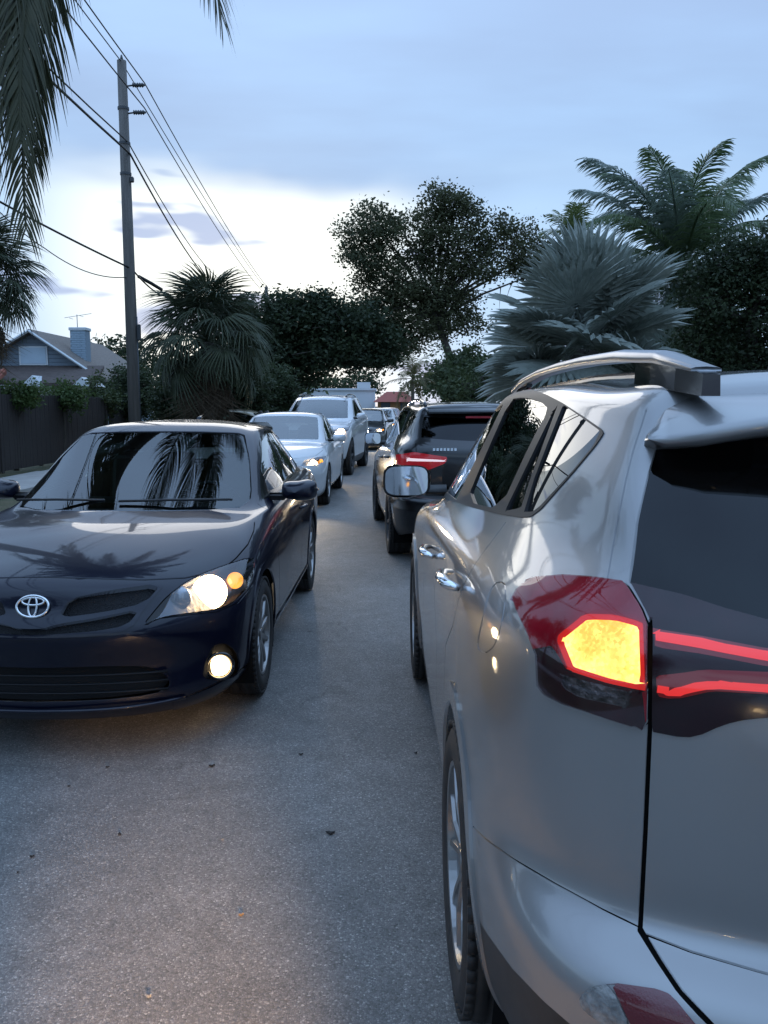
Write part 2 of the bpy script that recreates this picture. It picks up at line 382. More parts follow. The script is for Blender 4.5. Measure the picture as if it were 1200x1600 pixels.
    def reg(s, name, chart, shape, lo=None, hi=0., over=('body',), mask=None, line=False, fn=None, grow=0.):
        """faces whose signed distance lies between lo and hi become region `name`"""
        if name not in s.names: s.names.append(name)
        ch = {'pix': s.pix, 'yz': s.yz, 'xz': s.xz, 'uw': s.uw, 'xy': s.xy}.get(chart)
        if fn is None:
            sd = sdline if line else sdpoly
            fn = lambda P: sd(ch(P), shape)
        def sel():
            ok = np.isin(s.tag, [s.names.index(o) for o in over if o in s.names])
            vm = np.ones(len(s.P), bool)
            if chart == 'pix': vm &= s.facing(s.P) > .0
            if mask is not None: vm &= mask(s.P)
            return ok & vm[s.T].all(1)
        for lv in (lo, hi):
            if lv is not None: s.cut(fn, lv, sel())
        cen = s.P[s.T].mean(1); v = fn(cen); m = sel() & (v < hi)
        if lo is not None: m &= v > lo
        s.tag[m] = s.names.index(name)
    def part(s, names, oname, m, parent, off=0., hem=.010, both=False, smooth=True, right=True, left=True, fit=None):
        if isinstance(names, str): names = (names,)
        ids = [s.names.index(n) for n in names if n in s.names]; T = s.T[np.isin(s.tag, ids)]
        if not len(T): return []
        ui, inv = np.unique(T, return_inverse=True); F = inv.reshape(-1, 3); P = s.P[ui]
        N = P[:, 3:6].copy(); V0 = P[:, :3].copy()
        if fit:      # panes are single-curvature sheets: replace the local surface by its best smooth fit
            ax, (i, j) = {'y': (1, (0, 2)), 'x': (0, (1, 2))}[fit]; a, b = V0[:, i], V0[:, j] - V0[:, j].mean()
            if fit == 'y': B = [1 + 0 * a, a ** 2, b, b * b, a * a * b, a ** 4]; da = [0 * a, 2 * a, 0 * a, 0 * a, 2 * a * b, 4 * a ** 3]; db = [0 * a, 0 * a, 1 + 0 * a, 2 * b, a * a, 0 * a]
            else: B = [1 + 0 * a, a, b, a * b, a * a, b * b]; da = [0 * a, 1 + 0 * a, 0 * a, b, 2 * a, 0 * a]; db = [0 * a, 0 * a, 1 + 0 * a, a, 0 * a, 2 * b]
            B = np.stack(B, 1); k = np.linalg.lstsq(B, V0[:, ax], rcond=None)[0]; V0[:, ax] = B @ k
            G = np.zeros_like(V0); G[:, ax] = 1; G[:, i] = -(np.stack(da, 1) @ k); G[:, j] = -(np.stack(db, 1) @ k); G /= np.linalg.norm(G, axis=1, keepdims=True)
            N = G * np.sign((G * N).sum())
        V = V0 + N * off
        if hem:
            e = np.concatenate([F[:, [0, 1]], F[:, [1, 2]], F[:, [2, 0]]]); key = np.sort(e, 1); ky = key[:, 0] * (len(V) + 1) + key[:, 1]
            _, idx, cnt = np.unique(ky, return_index=True, return_counts=True); be = e[idx[cnt == 1]]
            mid = np.abs(V[be][:, :, 0]).max(1) > 1e-5; be = be[mid]
            bv, bi = np.unique(be, return_inverse=True); bi = bi.reshape(-1, 2); n0 = len(V)
            V = np.vstack([V, V[bv] - N[bv] * hem]); N = np.vstack([N, N[bv]])
            F = np.vstack([F, np.stack([be[:, 1], be[:, 0], bi[:, 0] + n0], 1), np.stack([be[:, 1], bi[:, 0] + n0, bi[:, 1] + n0], 1)])
        mv = np.array([-1., 1, 1])
        if both:
            out = [link(oname, mesh(oname, V, F, m, True, N), parent)] if left else []
            if right: out.append(link(oname, mesh(oname, V * mv, F[:, ::-1], m, True, N * mv), parent))
            return out
        n = len(V); on = np.abs(V[:, 0]) < 2e-4; V[on, 0] = 0; N[on, 0] = 0            # weld the halves along the centre line
        mp = np.where(on, np.arange(n), n + np.cumsum(~on) - 1)
        return [link(oname, mesh(oname, np.vstack([V, (V * mv)[~on]]), np.vstack([F, mp[F[:, ::-1]]]), m, True, np.vstack([N, (N * mv)[~on]])), parent)]
    def point(s, px, py, off=0.):
        """nearest surface point (local, left half) seen at photo pixel"""
        ok = s.facing(s.P) > 0.02; q = s.pix(s.P); d = ((q - (px, py)) ** 2).sum(1); d[~ok] = 1e12; i = d.argmin()
        return Vector(s.P[i, :3] + s.P[i, 3:6] * off), Vector(s.P[i, 3:6])

def suv_cols():
    T = [  # columns from the nose round the left side to the tail; rings from sill to roof centre
     [(0,3.42,.22),(0,3.50,.32),(0,3.53,.46),(0,3.55,.60),(0,3.545,.70),(0,3.52,.82),(0,3.44,.94),(0,2.95,1.06),(0,2.20,1.13),(0,1.75,1.37),(0,1.30,1.575),(0,1.10,1.625),(0,.85,1.655),(0,.70,1.665)],
     [(.30,3.37,.22),(.34,3.45,.32),(.36,3.48,.46),(.36,3.50,.60),(.36,3.495,.70),(.35,3.47,.82),(.33,3.39,.94),(.29,2.92,1.06),(.26,2.18,1.13),(.24,1.74,1.37),(.21,1.29,1.573),(.17,1.09,1.623),(.10,.84,1.654),(0,.69,1.665)],
     [(.60,3.20,.22),(.66,3.27,.32),(.69,3.29,.46),(.70,3.30,.60),(.70,3.29,.70),(.69,3.25,.83),(.64,3.16,.95),(.55,2.80,1.06),(.48,2.14,1.13),(.44,1.72,1.365),(.40,1.26,1.565),(.32,1.06,1.616),(.20,.82,1.651),(0,.68,1.665)],
     [(.80,2.92,.22),(.86,2.95,.32),(.88,2.97,.46),(.89,2.98,.60),(.89,2.98,.72),(.88,2.95,.85),(.845,2.88,.97),(.74,2.55,1.06),(.64,2.02,1.125),(.58,1.64,1.355),(.53,1.22,1.555),(.42,1.03,1.61),(.25,.80,1.648),(0,.66,1.665)],
     [(.83,2.40,.21),(.885,2.42,.31),(.90,2.45,.45),(.908,2.45,.60),(.908,2.45,.73),(.905,2.43,.86),(.89,2.40,.98),(.84,2.28,1.07),(.765,1.85,1.14),(.69,1.50,1.355),(.62,1.12,1.55),(.51,.98,1.605),(.28,.76,1.645),(0,.63,1.665)],
     [(.83,1.80,.20),(.885,1.82,.30),(.898,1.85,.45),(.903,1.85,.61),(.903,1.85,.74),(.908,1.85,.87),(.90,1.83,1.0),(.875,1.78,1.09),(.825,1.60,1.165),(.752,1.30,1.37),(.672,.98,1.565),(.59,.88,1.612),(.31,.70,1.648),(0,.58,1.665)],
     [(.83,1.20,.20),(.885,1.20,.30),(.898,1.20,.45),(.902,1.20,.61),(.902,1.20,.74),(.908,1.20,.88),(.903,1.20,1.01),(.882,1.20,1.11),(.825,1.10,1.205),(.757,.92,1.40),(.685,.72,1.577),(.615,.64,1.62),(.33,.50,1.653),(0,.40,1.665)],
     [(.83,.60,.20),(.885,.60,.30),(.898,.60,.45),(.903,.60,.61),(.903,.60,.74),(.91,.60,.88),(.905,.60,1.02),(.885,.60,1.135),(.818,.58,1.245),(.752,.48,1.42),(.682,.38,1.583),(.615,.34,1.624),(.33,.28,1.655),(0,.2,1.665)],
     [(.84,.02,.21),(.89,.02,.31),(.908,.02,.45),(.915,.02,.61),(.912,.02,.75),(.91,.02,.89),(.905,.02,1.04),(.885,.02,1.16),(.802,.02,1.295),(.742,.02,1.44),(.676,.04,1.582),(.612,.02,1.620),(.33,.02,1.65),(0,0,1.66)],
     [(.83,-.38,.26),(.88,-.38,.35),(.90,-.38,.48),(.907,-.38,.63),(.90,-.38,.76),(.90,-.38,.90),(.898,-.38,1.05),(.876,-.38,1.18),(.775,-.36,1.318),(.722,-.34,1.44),(.660,-.30,1.562),(.600,-.28,1.606),(.33,-.26,1.638),(0,-.22,1.648)],
     [(.79,-.66,.32),(.85,-.67,.40),(.878,-.685,.58),(.888,-.69,.70),(.858,-.66,.765),(.858,-.66,.86),(.858,-.662,1.03),(.842,-.66,1.20),(.738,-.63,1.297),(.696,-.59,1.42),(.640,-.53,1.532),(.582,-.48,1.612),(.32,-.46,1.638),(0,-.42,1.646)],
     [(.70,-.85,.36),(.765,-.885,.43),(.790,-.91,.60),(.797,-.915,.705),(.757,-.852,.77),(.757,-.848,.85),(.762,-.848,1.02),(.750,-.838,1.19),(.688,-.79,1.288),(.652,-.69,1.41),(.602,-.60,1.52),(.550,-.56,1.602),(.30,-.54,1.630),(0,-.50,1.638)],
     [(.50,-.95,.36),(.54,-.99,.43),(.56,-1.015,.59),(.56,-1.02,.695),(.545,-.935,.755),(.545,-.932,.83),(.545,-.935,1.02),(.54,-.93,1.18),(.52,-.87,1.27),(.495,-.76,1.40),(.46,-.65,1.51),(.418,-.60,1.590),(.24,-.57,1.618),(0,-.53,1.626)],
     [(.26,-.99,.36),(.275,-1.03,.43),(.28,-1.055,.57),(.28,-1.06,.67),(.275,-.975,.73),(.275,-.972,.81),(.275,-.975,1.0),(.27,-.965,1.17),(.26,-.905,1.255),(.25,-.79,1.39),(.235,-.675,1.505),(.21,-.60,1.57),(.13,-.57,1.607),(0,-.54,1.618)],
     [(0,-1.0,.36),(0,-1.04,.43),(0,-1.065,.57),(0,-1.07,.67),(0,-.985,.725),(0,-.982,.80),(0,-.985,1.0),(0,-.975,1.17),(0,-.915,1.25),(0,-.80,1.385),(0,-.685,1.505),(0,-.605,1.57),(0,-.575,1.606),(0,-.55,1.617)]]
    return T
def sedan_cols():
    T = [  # y = 0 at the front axle
     [(0,.88,.17),(0,.945,.26),(0,.910,.40),(0,.975,.56),(0,.905,.68),(0,.855,.795),(0,.56,.893),(0,.12,.962),(0,-.33,1.0),(0,-.80,1.215),(0,-1.25,1.415),(0,-1.50,1.456),(0,-1.75,1.468),(0,-1.85,1.47)],
     [(.27,.85,.17),(.29,.915,.26),(.29,.885,.40),(.29,.950,.56),(.285,.885,.675),(.275,.825,.787),(.24,.53,.887),(.21,.10,.959),(.185,-.335,.999),(.17,-.805,1.214),(.15,-1.25,1.414),(.12,-1.5,1.455),(.07,-1.75,1.467),(0,-1.87,1.47)],
     [(.52,.76,.17),(.56,.82,.26),(.57,.80,.40),(.57,.842,.555),(.56,.785,.665),(.53,.70,.775),(.46,.47,.872),(.40,.06,.952),(.36,-.355,.996),(.335,-.82,1.211),(.295,-1.255,1.411),(.24,-1.5,1.453),(.14,-1.75,1.466),(0,-1.88,1.47)],
     [(.73,.53,.18),(.785,.58,.26),(.80,.56,.40),(.80,.55,.55),(.785,.50,.665),(.735,.43,.775),(.65,.30,.862),(.57,.0,.942),(.52,-.42,.99),(.48,-.86,1.205),(.43,-1.265,1.404),(.35,-1.52,1.448),(.20,-1.76,1.463),(0,-1.89,1.47)],
     [(.80,.08,.19),(.85,.10,.27),(.868,.10,.40),(.875,.10,.55),(.866,.10,.68),(.845,.09,.78),(.795,.04,.862),(.715,-.16,.932),(.665,-.50,.982),(.605,-.92,1.20),(.54,-1.30,1.388),(.44,-1.53,1.437),(.25,-1.77,1.458),(0,-1.9,1.469)],
     [(.80,-.46,.19),(.855,-.46,.27),(.868,-.48,.40),(.874,-.48,.55),(.872,-.48,.68),(.862,-.48,.79),(.838,-.48,.88),(.795,-.52,.945),(.742,-.66,.985),(.672,-1.02,1.19),(.60,-1.37,1.372),(.49,-1.56,1.427),(.28,-1.78,1.454),(0,-1.92,1.469)],
     [(.80,-1.10,.19),(.86,-1.10,.27),(.872,-1.10,.40),(.878,-1.10,.55),(.879,-1.10,.68),(.873,-1.10,.80),(.855,-1.10,.89),(.825,-1.10,.958),(.785,-1.14,1.0),(.702,-1.32,1.20),(.618,-1.55,1.377),(.52,-1.68,1.428),(.29,-1.84,1.455),(0,-1.97,1.469)],
     [(.80,-1.75,.19),(.86,-1.75,.27),(.872,-1.75,.40),(.878,-1.75,.55),(.88,-1.75,.69),(.875,-1.75,.81),(.857,-1.75,.905),(.827,-1.75,.975),(.785,-1.76,1.02),(.70,-1.80,1.215),(.618,-1.87,1.378),(.52,-1.92,1.427),(.29,-2.0,1.453),(0,-2.08,1.466)],
     [(.80,-2.45,.20),(.86,-2.45,.28),(.872,-2.45,.41),(.88,-2.45,.56),(.88,-2.45,.70),(.874,-2.45,.83),(.855,-2.45,.925),(.82,-2.44,.99),(.775,-2.42,1.035),(.69,-2.36,1.215),(.60,-2.28,1.362),(.50,-2.24,1.415),(.28,-2.22,1.443),(0,-2.2,1.458)],
     [(.78,-2.98,.24),(.84,-3.0,.31),(.86,-3.0,.43),(.868,-3.0,.58),(.868,-3.0,.73),(.86,-2.98,.86),(.835,-2.96,.95),(.785,-2.92,1.01),(.72,-2.86,1.05),(.62,-2.70,1.205),(.52,-2.52,1.35),(.43,-2.40,1.405),(.25,-2.32,1.436),(0,-2.28,1.45)],
     [(.70,-3.40,.26),(.76,-3.44,.34),(.78,-3.44,.45),(.785,-3.43,.60),(.785,-3.42,.75),(.775,-3.40,.88),(.74,-3.37,.97),(.66,-3.25,1.03),(.55,-3.02,1.06),(.49,-2.78,1.215),(.42,-2.56,1.365),(.34,-2.43,1.412),(.2,-2.35,1.438),(0,-2.3,1.45)],
     [(.38,-3.50,.26),(.42,-3.55,.34),(.42,-3.555,.45),(.42,-3.55,.60),(.42,-3.54,.75),(.41,-3.525,.88),(.39,-3.49,.98),(.34,-3.31,1.045),(.29,-3.06,1.07),(.26,-2.80,1.22),(.22,-2.58,1.37),(.18,-2.44,1.415),(.1,-2.36,1.44),(0,-2.31,1.45)],
     [(0,-3.53,.26),(0,-3.58,.34),(0,-3.585,.45),(0,-3.58,.60),(0,-3.57,.75),(0,-3.555,.88),(0,-3.52,.98),(0,-3.33,1.05),(0,-3.08,1.073),(0,-2.81,1.222),(0,-2.59,1.372),(0,-2.45,1.417),(0,-2.37,1.441),(0,-2.32,1.45)]]
    return T

_wheels = {}
def wheel_meshes(key, rad, rim, width, style, dark=False):
    if key in _wheels: return _wheels[key]
    w = width / 2
    t = MB(); g = .007
    prof = [(-w + .018, rim - .004), (-w, rim + .012), (-w - .006, (rad + rim) / 2), (-w + .006, rad - .028), (-w + .022, rad - .008)]
    for a in (-.055, 0.0, .055): prof += [(a - .006, rad), (a - .005, rad - g), (a + .005, rad - g), (a + .006, rad)]
    prof += [(w - .022, rad - .008), (w - .006, rad - .028), (w + .006, (rad + rim) / 2), (w, rim + .012), (w - .018, rim - .004)]
    t.lathe(prof, 64)
    # shoulder blocks, so the tread edge is not smooth
    for i in range(60):
        an = 2 * math.pi * i / 60
        for sx in (-1, 1):
            M = Matrix.Rotation(an, 3, 'X'); c = M @ Vector((sx * (w - .012), 0, rad - .012)); t.box(c, (.022, rad * .085, .012), M=M)
    r = MB()
    r.lathe([(-w + .012, rim + .004), (-w + .004, rim), (-w + .006, rim - .012), (-w + .03, rim - .02), (w - .02, rim - .03), (w - .01, rim)], 56)
    d = MB(); d.lathe([(.02, .0), (.02, rim - .03), (.03, rim - .03)], 40); 
    d.lathe([(-.012, .05), (-.012, rim * .72), (.01, rim * .72)], 40)
    out = -w + .022
    def spoke(a0, a1, r0, r1, wd0, wd1, x0, x1):
        V = []
        for (rr, an, wd, x) in ((r0, a0, wd0, x0), ((r0 + r1) / 2, (a0 + a1) / 2, (wd0 + wd1) / 2 * .92, (x0 + x1) / 2 - .006), (r1, a1, wd1, x1)):
            c, s_ = math.cos(an), math.sin(an)
            for dx, k in ((.0, -.5), (-.010, -.32), (-.010, .32), (.0, .5), (.032, .5), (.032, -.5)):
                V.append((x + dx, rr * c - wd * k * s_, rr * s_ + wd * k * c))
        F = []
        for q in range(2):
            for j in range(6):
                j2 = (j + 1) % 6; F.append((q * 6 + j, q * 6 + j2, q * 6 + 6 + j2, q * 6 + 6 + j))
        r.add(V, F)
    if style == 'twin':
        for i in range(5):
            a = 2 * math.pi * i / 5 + .3
            for sg in (-1, 1): spoke(a + sg * .13, a + sg * .30, .045, rim - .008, .030, .026, out + .012, out)
            spoke(a, a, .02, .105, .07, .03, out + .012, out + .016)
    else:
        n = {'seven': 7, 'five': 5, 'ten': 10}[style]
        for i in range(n):
            a = 2 * math.pi * i / n + .1; spoke(a, a, .03, rim - .008, .05, .05 if n < 9 else .03, out + .014, out)
    r.lathe([(out - .004, 0), (out - .004, .028), (out + .002, .034), (out + .02, .06)], 24)
    for i in range(5):
        a = 2 * math.pi * i / 5; r.lathe([(out + .002, 0), (out + .002, .008), (out + .016, .009)], 8, c=(0, .048 * math.cos(a), .048 * math.sin(a)))
    _wheels[key] = (t.me('tyre', RUBBER, True), r.me('rim', ALLOYD if dark else ALLOY, False), d.me('brake_disc', ALLOYD, True))
    return _wheels[key]
def add_wheels(root, key, rad, rim, width, style, axles, track, steer=0., dark=False):
    ty, ri, di = wheel_meshes(key, rad, rim, width, style, dark)
    for k, y in enumerate(axles):
        for sx in (-1, 1):
            w = empty('wheel', (sx * track, y, rad)); w.parent = root
            w.rotation_euler = (R(37 * (k + 1) + 20 * sx), 0, (0 if sx < 0 else math.pi) + (steer if k == 0 else 0))
            for nm, me in (('tyre', ty), ('rim', ri), ('brake_disc', di)): link(nm, me, w)
def arch_fn(yc, zc, rad):
    return lambda P: np.hypot(P[:, 1] - yc, np.maximum(P[:, 2] - zc, 0)) - rad
def liners(root, axles, zc, rad, x0=.50, x1=.86):
    for y in axles:
        for sx in (-1, 1):
            b = MB(); V = []; F = []; n = 14
            for i in range(n + 1):
                a = math.pi * (-.15 + 1.3 * i / n)
                for x in (x1, x0): V.append((sx * x, y + math.cos(a) * rad, zc + math.sin(a) * rad))
            F = [(2 * i, 2 * i + 1, 2 * i + 3, 2 * i + 2) for i in range(n)]
            b.add(V, F); c = [2 * i + 1 for i in range(n + 1)]; b.F.append(tuple(c))
            b.build('wheel_arch_liner', LINER, root, True)
def pan(root, y0, y1, hw, z0=.20, z1=.42):
    MB().box((0, (y0 + y1) / 2, (z0 + z1) / 2), (hw * 2, y1 - y0, z1 - z0), bev=.04).build('underbody', LINER, root)
def cabin(root, ys, zb, hw, dash_y, dash_z, mt=CABIN, rear_y=None, wheel_side=-1):
    """seats, dashboard and steering wheel seen through the glass"""
    for k, (y, xs) in enumerate(ys):
        for x in xs:
            st = MB(); M = Matrix.Rotation(R(14), 3, 'X')
            st.box((x, y + .02, zb + .02), (.46, .50, .18), bev=.06)
            st.box((x, y - .26, zb + .38), (.44, .14, .66), M=M, bev=.06)
            o = st.build('seat', mt, root, True)
            MB().box((x, y - .37, zb + .82), (.26, .10, .18), M=M, bev=.045).build('headrest', mt, o, True)
    d = MB().box((0, dash_y - .22, dash_z - .09), (hw * 2 - .1, .46, .16), bev=.06); d.box((wheel_side * .36, dash_y - .42, dash_z - .01), (.36, .2, .08), bev=.03)
    d.build('dashboard', BLACK, root, True)
    sw = MB(); c = Vector((wheel_side * .36, dash_y - .60, dash_z - .10)); M = Matrix.Rotation(R(65), 3, 'X')
    sw.tube([c + M @ Vector((.185 * math.cos(a), .185 * math.sin(a), 0)) for a in np.linspace(0, 2 * math.pi, 29)], .014, 8)
    sw.box(c, (.34, .04, .03), M=M); sw.box(c, (.13, .11, .05), M=M, bev=.015)
    sw.build('steering_wheel', BLACK, root, True)
def mirror_part(root, c, size, mt, glassmt=None, back=-1, arm=None):
    for sx in (-1, 1):
        cx = (abs(c[0]) * sx, c[1], c[2])
        b = MB(); n, m = 24, 10; V = []; F = []
        # housing: rounded-rectangle face, closed shell bulging forward
        for i in range(m + 1):
            t = i / m; k = math.sqrt(max(0, 1 - t ** 2.2)); dep = back * (-.045 + t * size[1])
            for j in range(n):
                th = 2 * math.pi * j / n; ct, st = math.cos(th), math.sin(th); e = .55
                px = math.copysign(abs(ct) ** e, ct) * size[0] / 2 * max(k, .02); pz = math.copysign(abs(st) ** e, st) * size[2] / 2 * max(k, .02)
                if i == 0: px *= .98; pz *= .97
                V.append((cx[0] + px + sx * .02 * (-t), cx[1] - dep, cx[2] + pz * (1 - .12 * (px * sx < 0)) - .01 * t))
        for i in range(m):
            for j in range(n):
                j2 = (j + 1) % n; F.append((i * n + j, i * n + j2, (i + 1) * n + j2, (i + 1) * n + j))
        b.add(V, F)
        o = b.build('door_mirror', mt, root, True)
        a = MB().box((cx[0] - sx * (size[0] / 2 + .03), cx[1] + .0, cx[2] - size[2] * .30), (.13, .06, .05), bev=.02); a.build('mirror_arm', BLACK, o, True)
        g = MB(); y = cx[1] + back * .038; V = [];
        for j in range(n):
            th = 2 * math.pi * j / n; ct, st = math.cos(th), math.sin(th); e = .5
            V.append((cx[0] + math.copysign(abs(ct) ** e, ct) * size[0] * .445, y, cx[2] + math.copysign(abs(st) ** e, st) * size[2] * .42))
        g.add(V, [tuple(range(n))])
        g.build('mirror_glass', mat('mirror_glass', (.62, .66, .70), .03, metal=1.), o)
        # inner rim behind the glass
        b2 = MB(); b2.add([(x, y - back * .006, z) for x, y, z in [((v[0] - cx[0]) * 1.08 + cx[0], v[1], (v[2] - cx[2]) * 1.08 + cx[2]) for v in V]], [tuple(range(n))]); b2.build('mirror_rim', BLACK, o)
def lamp_light(root, pos, energy, target, color=(1., .78, .50), size=R(70), blend=.8, name='headlamp_light'):
    l = bpy.data.lights.new(name, 'SPOT'); l.energy = energy; l.color = color; l.spot_size = size; l.spot_blend = blend; l.shadow_soft_size = .06
    o = bpy.data.objects.new(name, l); COL.objects.link(o); o.parent = root; o.location = pos
    o.rotation_euler = (Vector(target) - Vector(pos)).to_track_quat('-Z', 'Y').to_euler(); return o
def handle(root, pos, nrm, mt, length=.20, oname='door_handle', parent=None, sxs=(-1, 1)):
    out = []
    for sx in sxs:
        b = MB(); p = Vector((abs(pos[0]) * sx, pos[1], pos[2])); ox = sx
        pts = [p + Vector((ox * .004, .5 * length, 0)), p + Vector((ox * .030, .36 * length, .004)), p + Vector((ox * .040, 0, .006)), p + Vector((ox * .030, -.36 * length, .004)), p + Vector((ox * .004, -.5 * length, 0))]
        b.tube(pts, [.010, .015, .016, .016, .011], 10, flat=.8)
        o = b.build(oname, mt, parent[0 if sx < 0 else 1] if isinstance(parent, (list, tuple)) and len(parent) > 1 else root, True)
        cup = MB().ellipsoid((p[0] - ox * .004, p[1], p[2] - .004), (.008, length * .40, .030)); 
        out.append(o)
    return out

# ------------------------------------------------------------------ the near SUV (tail towards the camera)
def shift(pts, dx, dy): return [(x + dx, y + dy) for x, y in pts]
SUV_DLO = [(1.66,1.17),(1.36,1.36),(1.02,1.545),(.62,1.59),(.1,1.593),(-.28,1.567),(-.575,1.512),(-.50,1.44),(-.33,1.335),(.2,1.283),(.9,1.222)]
left_side = lambda P: (P[:, 0] < -.45) & (P[:, 1] < 2.0)
def near_suv():
    pose = (1.096, 2.10, .006); c = Car(suv_cols(), pose, 14)
    root = empty('suv', (pose[0], pose[1], 0), pose[2])
    tag(root, 'silver grey SUV in the foreground with its amber tail lamp lit', 'car', 'cars queuing in the near lane')
    SIL = paint('silver_grey_paint', (.315, .31, .305), .6, .40, .04)
    PRIV = glass('privacy_glass', (.03, .033, .037), .72); SIDE = glass('side_glass', (.30, .33, .34), 1.0)
    back = lambda P: P[:, 1] < -.2
    for y in (2.66, 0):
        c.reg('hole', 'yz', None, None, 0., fn=arch_fn(y, .37, .415), mask=lambda P: P[:, 0] < -.5)
        c.reg('arch%d' % (y > 1), 'yz', None, None, .055, fn=arch_fn(y, .37, .415), mask=lambda P: (P[:, 0] < -.5) & (P[:, 2] > .30))
    # side glass
    dlo = [(689,768),(713,711),(745,660),(773,632),(802,613),(830,609),(855,617),(878,629),(912,651),(941,671),(944,678),(931,697),(897,738),(846,796),(830,808),(815,809),(783,804),(738,793),(697,779)]
    c.reg('dlo', 'pix', dlo, mask=left_side)
    c.reg('g_front', 'pix', [(697,769),(707,730),(729,692),(757,657),(783,634),(787,632),(770,667),(729,749),(713,782)], over=('dlo',), mask=left_side)
    c.reg('g_rear', 'pix', chaikin([(798,624),(821,621),(846,628),(859,640),(830,692),(782,797),(729,784),(757,717)], 1), over=('dlo',), mask=left_side)
    c.reg('g_vent', 'pix', [(866,641),(873,632),(831,745),(815,794),(790,799)], over=('dlo',), mask=left_side)
    c.reg('g_quarter', 'pix', [(881,633),(910,653),(939,674),(929,696),(896,736),(845,791),(832,801),(820,800),(837,745),(858,690)], over=('dlo',), mask=left_side)
    # tail lamp on the body corner
    lamp = [(808,938),(813,927),(836,909),(885,905),(934,908),(979,914),(1002,951),(1013,979),(1010,1139),(955,1122),(885,1098),(858,1084),(848,1070),(846,1024),(832,990),(815,958)]
    c.reg('lamp', 'pix', lamp, mask=back)
    c.reg('gap', 'pix', lamp, 0, 3.0, mask=back)
    c.reg('lit', 'pix', [(882,1000),(920,970),(962,971),(1000,981),(1003,1070),(955,1060),(899,1042)], over=('lamp',), mask=back)
    c.reg('glowrim', 'pix', [(882,1000),(920,970),(962,971),(1000,981),(1003,1070),(955,1060),(899,1042)], None, 7., over=('lamp',), mask=back)
    c.reg('reverse', 'pix', [(878,1050),(892,1056),(988,1080),(988,1105),(910,1088),(886,1074)], over=('lamp',), mask=back)
    c.reg('lampdark', 'pix', [(840,1015),(870,1010),(892,1046),(1006,1078),(1012,1145),(860,1095),(838,1060)], over=('lamp',), mask=back)
    # tailgate: glass, dark garnish with two lit red strips, panel
    c.reg('rearglass', 'pix', [(1029,684),(1072,655),(1125,640),(1200,630),(1900,610),(1900,1020),(1500,1008),(1330,996),(1200,970),(1130,951),(1070,931),(982,911),(994,815),(1012,740)], mask=back)
    garn = [(983,905),(1070,925),(1130,945),(1200,964),(1330,990),(1500,1002),(1900,1014),(1900,1112),(1500,1112),(1300,1114),(1200,1120),(1165,1123),(1130,1131),(1095,1147),(1070,1152),(1019,1142),(1021,979),(1008,951)]
    c.reg('garnish', 'pix', garn, mask=back)
    c.reg('strip', 'pix', [(1025,988),(1095,998),(1130,1007),(1200,1019),(1400,1040),(1900,1050),(1900,1064),(1400,1056),(1200,1034),(1130,1021),(1095,1014),(1025,1002)], over=('garnish',), mask=back)
    c.reg('strip', 'pix', [(1030,1074),(1053,1076),(1084,1066),(1112,1063),(1200,1069),(1900,1075),(1900,1086),(1200,1081),(1112,1075),(1081,1081),(1053,1088),(1030,1083)], over=('garnish',), mask=back)
    c.reg('stripglow', 'pix', [(1023,984),(1095,995),(1200,1015),(1900,1046),(1900,1068),(1400,1062),(1200,1042),(1095,1022),(1024,1012)], over=('garnish',), mask=back)
    c.reg('stripglow', 'pix', [(1026,1055),(1060,1052),(1100,1046),(1200,1050),(1900,1060),(1900,1090),(1200,1084),(1112,1079),(1081,1086),(1053,1092),(1027,1087)], over=('garnish',), mask=back)
    c.reg('gap', 'pix', [(1016,970),(1015,1138),(1008,1300),(1000,1452)], -4.2, 4.2, line=True, over=('body', 'lamp', 'lampdark', 'garnish'), mask=back)
    c.reg('gap', 'pix', [(1000,1452),(1030,1500),(1062,1548),(1115,1606),(1180,1680)], -5, 5, line=True, mask=back)
    c.reg('gap', 'pix', [(737,1290),(760,1312),(800,1341),(870,1382),(940,1420),(1000,1449)], -1.3, 1.3, line=True, mask=back)
    c.reg('gap', 'pix', [(1004,1458),(1080,1487),(1200,1522),(1400,1560),(1900,1580)], -2.2, 2.2, line=True, mask=back)
    c.reg('gap', 'pix', [(949,906),(962,830),(978,750),(990,702),(1000,672),(1010,640)], -1.3, 1.3, line=True, over=('body',), mask=back)
    # bumper
    c.reg('reflector', 'pix', [(955,1535),(1035,1547),(1052,1558),(1090,1604),(1060,1640),(990,1606)], mask=back)
    c.reg('bumplens', 'pix', chaikin([(903,1560),(925,1541),(953,1535),(988,1606),(955,1604),(918,1582)], 1), mask=back)
    c.reg('clad', 'pix', [(600,1410),(735,1416),(762,1460),(800,1513),(850,1565),(900,1608),(990,1680),(1400,1760),(1900,1790),(1900,2600),(600,2600)], mask=back)
    c.reg('gate', 'pix', [(1016,960),(1012,1138),(1004,1300),(1000,1455),(1080,1485),(1200,1520),(1400,1558),(1900,1578),(1900,560),(1010,640),(985,700),(944,908),(984,912)], mask=back)
    c.reg('bumper', 'pix', [(700,1275),(740,1293),(800,1341),(870,1382),(940,1420),(1000,1450),(1080,1487),(1200,1522),(1400,1560),(1900,1580),(1900,2600),(600,2600),(600,1275)], mask=back)
    # fuel flap, doors
    fuel = chaikin([(774,909),(789,909),(791,930),(784,977),(772,1012),(757,1022),(746,1014),(747,996),(762,930)], 2)
    c.reg('gap', 'pix', fuel, -1.2, .6, mask=left_side); c.reg('fuel', 'pix', fuel, mask=left_side)
    sill = lambda P: (P[:, 0] < -.5)
    c.reg('gap', 'yz', [(-.10,1.29),(-.06,1.15),(.12,.98),(.34,.86),(.44,.70),(.47,.50),(.47,.36),(1.70,.34),(1.70,.9),(1.66,1.16)], -.003, .003, line=True, mask=sill)
